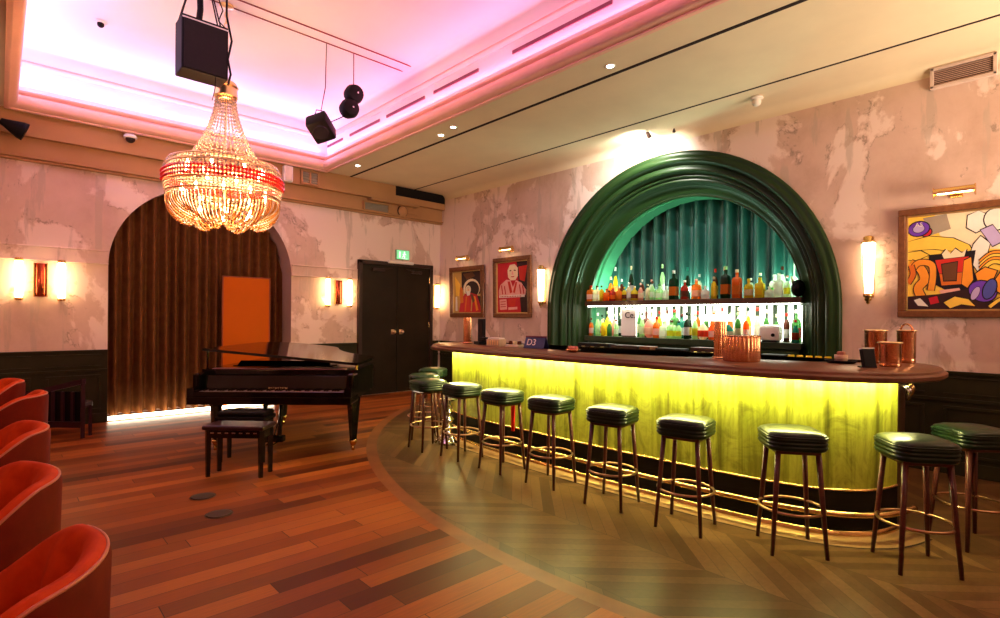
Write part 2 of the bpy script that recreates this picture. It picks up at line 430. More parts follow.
# rounded moulding round the tray mouth (mitred sweep) and a second bead above it
b = MB()
def sweep_rect(prof):
    R = []
    for off, z in prof:
        R.append([(TX0 - off, TY0 - off, z), (TX1 + off, TY0 - off, z), (TX1 + off, TY1 + off, z), (TX0 - off, TY1 + off, z)])
    b.strip(R, closed=True)
cz = CE + .02
sweep_rect([(.02, CE - .035), (-.01, CE - .045), (-.03, CE - .035)] + [(-.02 - .085 * math.sin(t), cz + .045 - .085 * math.cos(t)) for t in np.linspace(.1, PI, 10)] + [(-.02, CE + .16), (-.045, CE + .175), (-.05, CE + .20), (-.02, CE + .215), (.0, CE + .22)])
sweep_rect([(.0, 4.46), (-.03, 4.47), (-.045, 4.50), (-.03, 4.53), (.0, 4.54)])
struct(smooth_by_angle(b.build('trim_13', M['lip']), 50))
# dark ceiling slots, two parallel to the bar wall, and shadow gaps drawn as two strips across the tray
b = MB(); b.box((4.57, (YN + FY - .15) / 2, CE - .002), (.042, FY - .15 - YN, .006)); struct(b.build('trim_14', M['dark_slot']))
b = MB(); b.box((5.93, (YN + FY - .15) / 2, CE - .002), (.024, FY - .15 - YN, .006)); struct(b.build('trim_15', M['dark_slot']))
M['line'] = plain('shadow_gap_line', (.22, .05, .06), .7)
b = MB(); b.box(((TX0 + TX1) / 2, 5.97, TZ - .004), (TX1 - TX0 - .2, .014, .012)); struct(b.build('trim_16', M['line']))
b = MB(); b.box(((TX0 + TX1) / 2, 6.17, TZ - .004), (TX1 - TX0 - .2, .010, .012)); struct(b.build('trim_17', M['line']))
M['slotpink'] = plain('mauve_slot', (.20, .07, .10), .7)
for i, (y0, y1) in enumerate(((8.15, 8.7), (6.99, 7.91), (5.85, 6.80), (4.77, 5.65), (2.9, 4.2))):
    o = bx('slot_diffuser', (TX1 - .012, y0, 4.325), (TX1 + .004, y1, 4.365), M['slotpink'], .002)
    tag(o, ['short dark slot diffuser at the inner far corner of the raised ceiling', 'second slot diffuser from the far corner, above the stage lights', 'third slot diffuser from the far corner of the raised ceiling', 'fourth slot diffuser from the far corner of the raised ceiling', 'longest slot diffuser in the raised ceiling, over the bar end'][i], 'vent', 'slot diffusers in the raised ceiling')
# black recess box in the corner and the pale ledge beside it
struct(bx('trim_18', (5.50, 8.82, 3.77), (BX - .005, FY - .005, CE - .002), M['matte']))
struct(bx('trim_19', (4.95, FY - .22, 3.60), (6.0, FY - .005, 3.63), M['frieze'], .004))

# ------------------------------------------------------------------ bar arch: fluted green surround
def arch_path(r, z0=0.0, n=48):
    return [(AC - r, z0)] + [(AC - r * math.cos(t), AZ + r * math.sin(t)) for t in np.linspace(0, PI, n)] + [(AC + r, z0)]
prof = [(2.113, .03), (2.113, -.045), (2.10, -.06), (2.075, -.065)]
def bump(r0, d0, r1, d1, n=7, out=.03):
    res = []
    for i in range(n + 1):
        t = i / n; k = math.sin(PI * t) * out; L = math.hypot(r1 - r0, d1 - d0); nr, nd = (d1 - d0) / L, -(r1 - r0) / L
        res.append((r0 + (r1 - r0) * t - nr * k, d0 + (d1 - d0) * t - nd * k))
    return res
prof += bump(2.06, -.06, 1.955, -.02, out=.045) + [(1.945, .02)] + bump(1.94, .03, 1.86, .095, out=.05) + [(1.845, .13)]
prof += bump(1.84, .135, 1.80, .165, out=.022) + [(1.795, .175)] + bump(1.79, .18, 1.755, .21, out=.02) + [(1.75, .22)]
prof += bump(1.745, .225, 1.625, .385, out=-.035) + [(1.62, .395)] + bump(1.618, .40, 1.59, .43, n=5, out=.014) + [(1.59, .445), (1.60, .465)]
b = MB(); b.strip([[(BX + d, u, z) for u, z in arch_path(r)] for r, d in prof])
struct(smooth_by_angle(b.build('trim_20', M['green']), 50))
b = MB(); b.strip([[(BX + d, u, z) for u, z in arch_path(r)] for r, d in ((1.60, .465), (1.66, .47), (1.66, .60), (1.62, .61), (1.62, .88))])
M['green2'] = plain('sea_green_lacquer', (.04, .17, .09), .4, var=.1, scale=2)
struct(smooth_by_angle(b.build('trim_21', M['green2']), 40))

M['archled'] = glow('arch_led_strip', (.72, 1.0, .72), 19.0)
b = MB(); b.strip([[(BX + d, u, z) for u, z in arch_path(r, 1.1)] for r, d in ((1.645, .475), (1.645, .50))]); struct(b.build('trim_24', M['archled']))
# ------------------------------------------------------------------ curtains
def pleated(u0, u1, w0, w1, z0f, z1f, pitch, amp, seed, nz=2):
    """list of columns: (u, w offset, zbottom, ztop)"""
    rnd = random.Random(seed); n = int((u1 - u0) / pitch); cols = []
    ph = [rnd.uniform(.75, 1.25) for _ in range(n)]; tot = sum(ph); acc = 0
    for i in range(n):
        w = ph[i] / tot
        for k in range(10):
            t = k / 10; u = u0 + (u1 - u0) * (acc + w * t)
            d = amp * (.9 - 1.9 * abs(math.cos(PI * t)) ** 2.2) * (.7 + .5 * ph[i])
            cols.append((u, d))
        acc += w
    cols.append((u1, amp)); return cols
cols = pleated(DX - DR - .04, DX + DR + .03, 0, 0, 0, 0, .15, .075, 3)
b = MB(); rows = [[], [], [], []]
for u, d in cols:
    f = (u - (DX - DR)) / (2 * DR); yb = FY + .13 + .29 * max(0, f) ** 1.3
    dx = min(abs(u - DX), DR); zt = DZ + math.sqrt(max(DR * DR - dx * dx, 0)) + .06
    hem = .060 + .22 * d
    for k, t in enumerate((0, .3, .7, 1)): rows[k].append((u, yb + d * (1.15 - .45 * t), hem + (zt - hem) * t))
b.strip(rows); o = b.build('velvet_curtain', M['curtain'], smooth=True)
tag(o, 'tall bronze-brown pleated velvet curtain filling the plaster archway behind the piano', 'curtain')
# light strip shining under the hem
t = thing('floor_light_strip', 'bright white light strip glowing under the hem of the brown curtain', 'light', (DX, FY + .012, 0))
bx('channel', (-1.24, -.012, 0), (1.0, .05, .012), M['brass'], parent=t); bx('diffuser', (-1.235, .0, .012), (.99, .045, .058), M['floorled'], .008, parent=t)
# orange panel standing before the curtain
t = thing('folding_screen', 'tall plain orange screen panel standing in the archway before the brown curtain', 'screen', (2.89, FY + .045, 0))
bx('panel', (-.345, -.012, .16), (.345, .012, 2.06), M['orange'], .004, t)
b = MB()
for x in (-.355, .355): b.box((x, 0, 1.04), (.02, .034, 2.06), bev=.004)
b.box((0, 0, 2.065), (.73, .034, .02), bev=.004); b.box((0, 0, .93), (.69, .03, .012))
b.build('frame', plain('burnt_orange_frame', (.25, .045, .005), .45), t)
for x in (-.28, .28): MB().box((x, 0, .012), (.06, .05, .024), bev=.004).build('foot', M['doorf'], t)
bx('lower_panel', (-.345, -.010, .02), (.345, .010, .16), M['orange'], .004, t)
# teal curtain of the bar niche
cols = pleated(2.08, 5.58, 0, 0, 0, 0, .215, .062, 8)
b = MB(); rows = [[], [], []]
for u, d in cols:
    dx = min(abs(u - AC), 1.73); zt = AZ + math.sqrt(max(1.76 ** 2 - dx * dx, .1))
    for k, tt in enumerate((0, .5, 1)): rows[k].append((BX + .93 + d, u, 1.75 + (zt - 1.75) * tt))
b.strip(rows); o = b.build('niche_curtain', M['teal'], smooth=True)
tag(o, 'teal green pleated velvet curtain behind the bottles in the bar arch', 'curtain')

# ------------------------------------------------------------------ doors
t = bpy.data.objects.new('door_1', None); COL.objects.link(t); t.location = (5.62, FY, 0); struct(t); t['label'] = 'dark double door with brass knobs'
b = MB(); b.box((-.79, -.03, 1.25), (.07, .09, 2.50), bev=.006); b.box((.79, -.03, 1.25), (.07, .09, 2.50), bev=.006); b.box((0, -.03, 2.47), (1.65, .09, .07), bev=.006); b.build('door_frame', M['doorf'], t)
for s in (-1, 1):
    lf = bx('door_leaf', (.005 if s > 0 else -.755, -.035, .012), (.755 if s > 0 else -.005, .0, 2.435), M['doorp'], .004, t)
    b = MB(); b.lathe([(.012, 0), (.012, .03), (.03, .04), (.036, .06), (.026, .082), (.008, .09)], (s * .09, -.035, 1.17), 14, 'Y'); b.box((s * .09, -.038, 1.17), (.07, .006, .09), bev=.02); b.build('door_knob', M['gold'], t, True)
    b = MB(); b.box((s * .42, -.06, 2.34), (.26, .05, .055), bev=.008); b.tube([(s * .36, -.09, 2.35), (s * .15, -.11, 2.38)], .008, 6); b.build('door_closer', M['doorf'], t)
    for z in (.35, 1.3, 2.2): MB().lathe([(.009, -.05), (.009, .05)], (s * .757, -.04, z), 8).build('hinge', M['brass'], t)
b = MB(); b.box((.05, -.075, 2.505), (.56, .075, .055), bev=.01); b.build('door_operator', M['white'], t)
t = thing('exit_sign', 'small lit green exit sign with a pale pictogram above the double door', 'sign', (5.74, FY, 2.665))
bx('housing', (-.15, -.045, -.095), (.15, 0, .095), plain('green_sign_case', (.20, .42, .22), .4), .01, t); bx('sign_face', (-.14, -.05, -.085), (.14, -.044, .085), M['exitglow'], .0, t)
b = MB(); b.box((-.075, -.052, .0), (.03, .004, .12)); b.ball((.03, -.052, .05), .018, 8, 5, (1, .2, 1)); b.tube([(.03, -.053, .03), (.015, -.053, -.01), (.04, -.053, -.035), (.03, -.053, -.065)], .009, 6); b.tube([(.03, -.053, .025), (.065, -.053, .0)], .007, 6); b.tube([(.03, -.053, .025), (-.01, -.053, .005)], .007, 6); b.tube([(.015, -.053, -.01), (-.02, -.053, -.05)], .008, 6); b.box((.03, -.052, -.074), (.13, .004, .008))
b.build('pictogram', M['signwhite'], t)

# ------------------------------------------------------------------ the bar
PN = [(4.60, .845), (4.42, .895), (4.27, .975), (4.13, 1.14), (4.035, 1.42), (3.985, 1.78), (3.96, 2.2), (3.945, 2.7), (3.94, 3.2), (3.945, 3.7), (3.955, 4.2), (3.975, 4.6), (4.02, 4.95), (4.10, 5.22), (4.25, 5.42), (4.5, 5.55), (4.8, 5.6)]
PN = catmull(PN, 8)
OUT = lambda d: offset(PN, d)      # +d = towards the room
t = thing('bar_counter', 'long curved bar front of glowing olive onyx with brass foot rail', 'bar', (4.3, 3.2, 0))
L0 = Vector((-4.3, -3.2, 0))
def V3(P, z): return [(x - 4.3, y - 3.2, z) for x, y in P]
b = MB(); b.strip([V3(OUT(0), .31), V3(OUT(0), 1.06)]); b.strip([V3(OUT(-.05), .31), V3(OUT(-.05), 1.06)]); smooth_by_angle(b.build('front_panel', M['onyx'], t), 30)
b = MB(); b.strip([V3(OUT(.004), .0), V3(OUT(.004), .305), V3(OUT(-.06), .305)]); smooth_by_angle(b.build('plinth', M['matte'], t), 40)
b = MB(); b.tube(V3(OUT(.006), .309), .008, 6); b.build('panel_edge', M['brass'], t, True)
b = MB(); b.strip([V3(OUT(.018), .0), V3(OUT(.018), .034), V3(OUT(.004), .036)]); b.build('kick_strip', M['brass'], t, True)
b = MB(); b.tube(V3(OUT(.11), .18), .019, 10); b.build('foot_rail', M['brass'], t, True)
for i in range(6, len(PN) - 8, 18):
    a, c = OUT(.11)[i], OUT(.0)[i]
    MB().tube([(a[0] - 4.3, a[1] - 3.2, .18), (c[0] - 4.3, c[1] - 3.2, .16)], .011, 8).build('rail_bracket', M['brass'], t, True)
b = MB(); b.strip([V3(OUT(.040), 1.054), V3(OUT(.075), 1.054)]); b.strip([V3(OUT(.040), 1.054), V3(OUT(.040), 1.066)]); b.strip([V3(OUT(.075), 1.054), V3(OUT(.075), 1.066)]); b.build('led_strip', M['led'], t)
b = MB(); pe = [(4.60, .845), (5.16, .90), (5.16, 1.02), (4.64, 1.0)]; b.prism([(x - 4.3, y - 3.2) for x, y in pe], 0, 1.06); b.build('end_panel', M['shelfw'], t)
b = MB(); b.strip([V3(OUT(-.16)[10:-20], .0), V3(OUT(-.16)[10:-20], 1.06)]); b.build('rear_panel', M['shelfw'], t)
for i, (x, y, col) in enumerate(((4.68, .84, 'steel'), (4.77, .845, 'steel'), (4.92, .86, 'brass'), (5.03, .87, 'brass'))):
    b = MB(); b.tube([(x - 4.3, y - 3.2 + .01, 1.0), (x - 4.3, y - 3.2 - .03, .985), (x - 4.3, y - 3.2 - .045, .95), (x - 4.3 + .03, y - 3.2 - .03, .90)], .009, 6); b.build('bag_hook', M[col], t, True)
# the worktop
inner = [(5.22, .99), (4.95, 1.10), (4.74, 1.36), (4.62, 1.7), (4.52, 2.05), (4.30, 2.45), (4.16, 2.9), (4.14, 3.3), (4.22, 3.65), (4.36, 3.95), (4.42, 4.3), (4.46, 4.6), (4.56, 4.9), (4.8, 5.15)]
outer = [(4.85, 5.74), (4.5, 5.72), (4.15, 5.60), (3.85, 5.36), (3.71, 5.05), (3.67, 4.7), (3.645, 4.2), (3.64, 3.7), (3.64, 3.2), (3.645, 2.6), (3.655, 2.1), (3.68, 1.65), (3.74, 1.27), (3.86, .95), (4.06, .72), (4.36, .60), (4.7, .585), (5.0, .65), (5.2, .76), (5.27, .88)]
TOP = catmull(inner, 5)[:-1] + [inner[-1]] + catmull(outer, 6)
b = MB(); lay = [(-.05, 1.066), (-.012, 1.068), (0, 1.078), (0, 1.100), (-.012, 1.108), (-.02, 1.112), (-.026, 1.126), (-.036, 1.131)]
sgn = 1
ar = sum(TOP[i][0] * TOP[(i + 1) % len(TOP)][1] - TOP[(i + 1) % len(TOP)][0] * TOP[i][1] for i in range(len(TOP)))
R = b.strip([[(x, y, z) for x, y in offset(TOP, d * (-1 if ar > 0 else 1), True)] for d, z in lay], closed=True)
b.face(R[-1]); b.face(R[0][::-1]); o = smooth_by_angle(b.build('curved_worktop', M['topwood']), 30)
tag(o, 'curved brown walnut bar top running over the glowing bar front', 'worktop')
# wood border of the floor along the bar foot
b = MB(); b.strip([[(x, y, .003) for x, y in OUT(.02)], [(x, y, .003) for x, y in OUT(.20)]]); struct(b.build('trim_22', wood('tan_border', (.19, .095, .04), (.27, .14, .06), .35, (2, 8, 2))))
b = MB(); b.strip([[(x, y, .003) for x, y in OUT(.20)], [(x, y, .003) for x, y in OUT(.215)]]); struct(b.build('trim_23', M['dark_slot']))

# ------------------------------------------------------------------ bar stools
def rsq(h, r, n=5):
    """rounded square outline, half-size h, corner radius r"""
    o = []
    for cx, cy, a0 in ((h - r, h - r, 0), (-h + r, h - r, PI / 2), (-h + r, -h + r, PI), (h - r, -h + r, 1.5 * PI)):
        for k in range(n + 1): o.append((cx + r * math.cos(a0 + k * PI / 2 / n), cy + r * math.sin(a0 + k * PI / 2 / n)))
    return o
def make_stool():
    t = thing('bar_stool', 'x', 'stool', group='bar stools along the bar')
    b = MB(); lay = [(.135, .645), (.166, .647), (.170, .652)]
    for z in (.656, .680, .704):
        lay += [(.170, z), (.1745, z + .008), (.1755, z + .012), (.1745, z + .016), (.170, z + .0235)]
    lay += [(.171, .730), (.173, .734), (.166, .750), (.142, .762), (.095, .769), (.035, .772)]
    R = b.strip([[(x, y, z) for x, y in rsq(h, min(.085, h * .7))] for h, z in lay], closed=True); b.face(R[-1]); b.face(R[0][::-1])
    smooth_by_angle(b.build('seat', M['leather'], t), 60)
    b = MB(); b.tube([(x, y, .7325) for x, y in rsq(.1745, .085)], .0042, 6, True); b.build('piping', M['leather'], t, True)
    b = MB(); b.box((0, 0, .634), (.26, .26, .026), bev=.006); b.build('seat_frame', M['legwood'], t)
    for sx in (-1, 1):
        for sy in (-1, 1):
            b = MB(); b.tube([(sx * .116, sy * .116, .63), (sx * .136, sy * .136, .3), (sx * .156, sy * .156, .0)], [.018, .0155, .012], 8); b.build('leg', M['legwood'], t, True)
    b = MB(); b.tube([(.190 * math.cos(a), .190 * math.sin(a), .265) for a in np.linspace(0, 2 * PI, 33)[:-1]], .0085, 6, True); b.build('foot_ring', plain('bronze_ring', (.42, .24, .14), .3, 1.0), t, True)
    return t
SEATS = [(4.69, .46, -.8, 'dark green bar stool just beyond the bar end, by the wainscot'),
         (4.00, .645, -.65, 'first dark green bar stool from the bar end, turned towards the corner'),
         (3.715, 1.235, -.64, 'second dark green bar stool from the bar end, near the copper jugs'),
         (3.55, 1.87, -.16, 'third dark green bar stool from the bar end, in front of the fluted copper cooler'),
         (3.55, 2.49, -.14, 'fourth bar stool from the bar end, green sides lit by the panel'),
         (3.58, 3.16, -.06, 'fifth bar stool from the bar end, midway along the glowing panel'),
         (3.56, 3.77, .03, 'sixth bar stool from the bar end, with a red cloth behind it'),
         (3.555, 4.38, .06, 'seventh bar stool from the bar end, next after the one with the red cloth'),
         (3.50, 4.91, .10, 'eighth bar stool from the bar end, beside the chrome pedestal'),
         (3.80, 5.42, .50, 'ninth bar stool from the bar end, second from the double door'),
         (4.35, 5.99, .9, 'bar stool standing last of the row towards the double door')]
st0 = make_stool()
for i, (x, y, rz, lab) in enumerate(SEATS):
    s = st0 if i == 0 else copy_tree(st0)
    s.location = (x, y, 0); s.rotation_euler = (0, 0, -rz); s['label'] = lab
# chrome pedestal among the far stools and the red cloth on a hook
t = thing('pedestal', 'small polished chrome pedestal with stacked rings between the far stools', 'pedestal', (3.80, 4.93, 0))
b = MB(); b.lathe([(.11, 0), (.115, .02), (.06, .05), (.03, .09), (.05, .12), (.03, .15), (.06, .20), (.03, .23), (.07, .28), (.03, .32), (.055, .37), (.025, .41), (.05, .45), (.02, .50)], n=16); smooth_by_angle(b.build('stem', M['steel'], t), 60)
MB().lathe([(.02, .50), (.10, .505), (.105, .52), (.02, .525)], n=20).build('tray', M['steel'], t)
for k in range(3):
    a = k * 2 * PI / 3 + .4; MB().tube([(0, 0, .14), (.10 * math.cos(a), .10 * math.sin(a), .07), (.15 * math.cos(a), .15 * math.sin(a), .014)], .014, 8).build('foot', M['steel'], t, True)
t = thing('hanging_cloth', 'small red cloth hanging against the bar front behind the stools', 'cloth', (3.93, 3.98, 0))
b = MB(); b.strip([[(-.02 - .012 * math.sin(k * 1.9), .075 * (k / 9 - .5) * (1 - .45 * (j / 4)) , .62 - .085 * j) for k in range(10)] for j in range(5)])
o = b.build('fabric', velvet('red_cloth', (.45, .01, .01), (.6, .02, .02)), t, True); md = o.modifiers.new('s', 'SOLIDIFY'); md.thickness = .006
MB().tube([(.012, 0, .64), (-.03, 0, .64), (-.035, 0, .615)], .006, 6).build('hook', M['steel'], t)

# ------------------------------------------------------------------ back bar
def shelf(z, lab, name='back_bar_shelf', led=True, th=.075):
    t = thing(name, lab, 'shelf', (6.98, 3.83, z))
    bx('board', (-.02, -1.61, -th), (.58, 1.61, 0), M['shelfw'], .004, t)
    bx('rear_light_strip', (.581, -1.5, -.03), (.592, 1.5, -.002), M['ledup'], 0, t)
    if led: bx('light_strip', (.02, -1.58, -th - .012), (.04, 1.58, -th), M['ledwhite'], 0, t)
    return t
shelf(1.735, 'long dark upper shelf of spirits across the bar arch')
t = thing('back_bar_cabinet', 'dark back bar cabinet with the lower bottle ledge under the arch', 'cabinet', (6.98, 3.83, 0))
bx('body', (.02, -1.58, 0), (.66, 1.58, 1.10), M['green'], .005, t); bx('ledge', (-.02, -1.61, 1.10), (.62, 1.61, 1.18), M['ledgew'], .004, t)
for i in range(6):
    y = -1.52 + i * .507
    d = bx('door', (0, y, .1), (.02, y + .49, .93), M['wains'], .004, t); MB().lathe([(.008, 0), (.014, -.025)], (-.01, y + .44, .6), 8, 'X').build('knob', M['brass'], d)
t = thing('backlit_panel', 'bright white backlit panel behind the lower row of bottles', 'panel', (7.62, 3.83, 1.18))
bx('pane', (-.02, -1.62, 0), (0, 1.62, .47), M['backlit'], 0, t)
b = MB()
for k in range(27): b.box((-.026, -1.6 + k * .123 + .03 * random.random(), .235), (.01, .015 + .05 * random.random(), .47))
b.build('mullion', plain('dark_green_mullion', (.05, .09, .05), .4), t)
LQ = {k: liquor('liquor_' + k, c) for k, c in dict(amber=(.80, .26, .03), orange=(.85, .20, .02), yellow=(.90, .70, .05), clear=(.80, .86, .72), cream=(.90, .80, .58), green=(.10, .32, .08), darkgreen=(.012, .05, .02), brown=(.16, .04, .02), red=(.55, .04, .02), white=(.92, .90, .86), black=(.008, .008, .010), teal=(.03, .30, .22), pink=(.85, .45, .36), palegreen=(.55, .80, .45)).items()}
SH = dict(
    tall=[(.030, 0), (.036, .006), (.036, .60), (.030, .68), (.013, .78), (.012, .94), (.015, .95), (.015, 1.0)],
    squat=[(.050, 0), (.056, .01), (.056, .55), (.040, .68), (.016, .74), (.015, .9), (.02, .91), (.02, 1.0)],
    square=[(.046, 0), (.052, .01), (.052, .62), (.044, .70), (.016, .74), (.016, .88), (.021, .89), (.021, 1.0)],
    wine=[(.034, 0), (.038, .01), (.038, .5), (.030, .62), (.014, .74), (.013, .95), (.016, .96), (.016, 1.0)],
    flask=[(.03, 0), (.058, .1), (.072, .32), (.06, .55), (.025, .70), (.016, .76), (.016, .93), (.022, .94), (.022, 1.0)],
    decanter=[(.05, 0), (.062, .02), (.062, .40), (.03, .50), (.010, .54), (.008, .88), (.026, .92), (.03, .96), (.012, 1.0)])
NM = dict(tall='slender', squat='squat round', square='square-shouldered', wine='narrow-necked', flask='round-bellied', decanter='ball-topped')
protos = {}
def bottle(x, y, z, shape, liq, h, lab, capc, text, group):
    key = (shape, liq, lab, capc)
    if key not in protos:
        t = thing('spirit_bottle', text, 'bottle', group=group)
        p = SH[shape]; n = 4 if shape == 'square' else 12; rot = Matrix.Rotation(PI / 4, 3, 'Z') if n == 4 else None
        pr = [(r * (1.3 if n == 4 else 1), zz) for r, zz in p if zz <= .90]
        b = MB(); b.lathe(pr, n=n, rot=rot); smooth_by_angle(b.build('glass_body', LQ[liq], t), 50)
        b = MB(); r = [q[0] for q in p if q[1] > .9][-1]; b.lathe([(r * .9, .885), (r, .89), (r, .99), (r * .8, 1.0)], n=10); b.build('cap', LQ[capc], t, True)
        if lab:
            rr = max(q[0] for q in p) * (1.3 if n == 4 else 1) * 1.02
            b = MB(); b.lathe([(rr, .14), (rr, .44)], n=n, rot=rot, cap=False); b.build('paper_label', LQ[lab], t)
        protos[key] = t; o = t; first = True
    else: o = copy_tree(protos[key])
    o.location = (x, y, z); o.scale = (1, 1, h); o['label'] = text; o['group'] = group; return o
def yline(px, X):
    """y where the view direction of picture column px meets the plane x=X (used once to space the bottles as photographed)"""
    return X
# (y position along the shelf, row depth, height, shape, liquid, label, cap)
UP = [(5.385, 0, .26, 'square', 'amber', 'white', 'red'), (5.245, 0, .25, 'square', 'cream', 'white', 'brown'), (5.19, 0, .25, 'tall', 'yellow', None, 'brown'), (5.12, 1, .40, 'wine', 'amber', 'brown', 'cream'),
      (5.03, 1, .55, 'wine', 'yellow', 'cream', 'white'), (5.08, 0, .20, 'squat', 'orange', None, 'red'), (4.95, 0, .21, 'squat', 'red', 'orange', 'orange'), (4.91, 1, .35, 'tall', 'brown', 'brown', 'white'),
      (4.84, 0, .22, 'squat', 'amber', None, 'cream'), (4.76, 0, .21, 'tall', 'yellow', 'brown', 'yellow'), (4.74, 1, .55, 'tall', 'darkgreen', 'white', 'cream'), (4.66, 0, .28, 'tall', 'cream', 'white', 'white'),
      (4.57, 0, .22, 'squat', 'yellow', 'brown', 'cream'), (4.54, 1, .33, 'tall', 'brown', 'cream', 'white'), (4.46, 0, .26, 'wine', 'pink', 'cream', 'pink'), (4.38, 1, .32, 'tall', 'clear', 'white', 'pink'),
      (4.34, 0, .24, 'tall', 'cream', None, 'cream'), (4.26, 0, .28, 'wine', 'palegreen', 'white', 'brown'), (4.20, 1, .54, 'tall', 'palegreen', 'white', 'palegreen'), (4.14, 0, .23, 'squat', 'palegreen', 'white', 'green'),
      (4.03, 0, .20, 'squat', 'clear', 'white', 'white'), (3.93, 0, .42, 'square', 'darkgreen', 'orange', 'white'), (3.80, 1, .47, 'wine', 'darkgreen', 'teal', 'teal'), (3.75, 0, .27, 'squat', 'red', 'brown', 'white'),
      (3.62, 1, .36, 'wine', 'clear', 'white', 'white'), (3.58, 0, .28, 'square', 'amber', 'cream', 'pink'), (3.45, 0, .18, 'squat', 'white', None, 'white'), (3.39, 1, .42, 'wine', 'brown', 'yellow', 'red'),
      (3.33, 0, .30, 'tall', 'yellow', 'yellow', 'cream'), (3.26, 1, .44, 'tall', 'brown', 'cream', 'pink'), (3.17, 0, .43, 'square', 'darkgreen', 'orange', 'palegreen'), (3.02, 0, .38, 'square', 'orange', 'amber', 'cream'),
      (2.91, 1, .27, 'tall', 'clear', 'white', 'white'), (2.87, 0, .25, 'squat', 'yellow', 'cream', 'yellow'), (2.79, 1, .33, 'wine', 'yellow', 'cream', 'cream'), (2.73, 0, .26, 'square', 'yellow', 'yellow', 'yellow'),
      (2.61, 1, .30, 'square', 'white', 'green', 'white'), (2.58, 0, .14, 'squat', 'white', None, 'white'), (2.53, 1, .40, 'wine', 'clear', 'white', 'brown'), (2.505, 0, .30, 'square', 'white', 'white', 'white'),
      (2.385, 1, .50, 'decanter', 'white', None, 'pink'), (2.44, 0, .27, 'wine', 'clear', 'yellow', 'pink'), (2.27, 1, .30, 'wine', 'palegreen', 'cream', 'cream')]
UP.sort(key=lambda q: -q[0])
ORD = 'first second third fourth fifth sixth seventh eighth ninth tenth eleventh twelfth thirteenth fourteenth fifteenth sixteenth seventeenth eighteenth nineteenth twentieth twenty-first twenty-second twenty-third twenty-fourth twenty-fifth twenty-sixth twenty-seventh twenty-eighth twenty-ninth thirtieth thirty-first thirty-second thirty-third thirty-fourth'.split()
def ordinal(i, n):
    return (ORD[i], 'far') if i < n / 2 and i < 34 else (ORD[n - 1 - i] if n - 1 - i < 34 else 'middle', 'near')
cnt = {}
def label_of(shape, liq, lab, cap, i, n, where):
    k, end = ordinal(i, n)
    la = f' and {lab} label' if lab and lab != liq else ''
    cp = f' {cap} cap' if cap != liq else ' matching cap'
    f = lambda q: q.replace('darkgreen', 'dark-green').replace('palegreen', 'pale-green')
    cp = f' {cap}-capped' if cap != liq else ''
    return f(f'{NM[shape]} {liq}{cp} bottle, {k} from the {end} end of {where}')
    return f'{NM[shape]} {liq.replace("darkgreen", "dark-green").replace("palegreen", "pale-green")} bottle with{cp.replace("darkgreen", "dark-green").replace("palegreen", "pale-green")}{la.replace("palegreen", "pale-green")}, {k} from the {end} end of {where}'
def relax(B, rowgap):
    '''nudges bottles of one row apart so that none touch'''
    wid = lambda sh: max(r for r, z in SH[sh]) * (.98 if sh == 'square' else 1.0) + .002
    for row in (0, 1):
        idx = [i for i, q in enumerate(B) if q[1] == row]
        for _ in range(60):
            for a, c in zip(idx, idx[1:]):
                need = wid(B[a][3]) + wid(B[c][3]); gap = B[a][0] - B[c][0]
                if gap < need:
                    m = (need - gap) / 2 + .0005
                    B[a] = (B[a][0] + m,) + B[a][1:]; B[c] = (B[c][0] - m,) + B[c][1:]
    return B
relax(UP, 0)
for i, (y, row, h, sh, lq, lb, cp) in enumerate(UP):
    bottle(7.05 + .17 * row, y, 1.735, sh, lq, h, lb, cp, label_of(sh, lq, lb, cp, i, len(UP), 'upper shelf'), 'bottles on the upper shelf')
t = thing('black_flask', 'round black bottle with a leaning pale neck at the near end of upper shelf', 'bottle', (7.06, 2.315, 1.70), 0, 'bottles on the upper shelf')
t.location = (7.02, 2.275, 1.735); b = MB(); b.ball((0, 0, .105), .095, 16, 10, (1, .8, 1.1)); b.build('glass_body', LQ['black'], t, True)
MB().tube([(0, .05, .16), (0, .07, .22), (0, .078, .25)], [.02, .012, .014], 8).build('neck', LQ['cream'], t, True)
rnd = random.Random(5)
LO = []
y = 5.38; kinds = list(SH); liqs = ['green', 'palegreen', 'clear', 'yellow', 'amber', 'teal', 'white', 'green', 'cream', 'brown', 'palegreen', 'orange', 'pink', 'darkgreen']
i = 0
while y > 2.26:
    sh = rnd.choice(['tall', 'wine', 'squat', 'square', 'wine', 'tall', 'flask']); lq = rnd.choice(liqs); lb = rnd.choice([None, 'white', 'cream', 'yellow', 'red', 'white'])
    LO.append((y, i % 2, rnd.uniform(.34, .45) if i % 2 else rnd.uniform(.24, .38), sh, lq, lb if lb != lq else None, rnd.choice(['white', 'cream', 'red', 'darkgreen', 'palegreen', 'brown', 'pink'])))
    y -= rnd.uniform(.05, .066); i += 1
LO = [q for q in LO if not (4.48 < q[0] < 4.84 and q[1] == 0) and not (2.40 < q[0] < 2.80 and q[1] == 0)]
relax(LO, 0)
for i, (y, row, h, sh, lq, lb, cp) in enumerate(LO):
    nn = len(LO); k, end = ordinal(i, nn)
    bottle(7.06 + .2 * row, y, 1.18, sh, lq, h, lb, cp, label_of(sh, lq, lb, cp, i, nn, 'lower ledge'), 'bottles on the lower ledge')
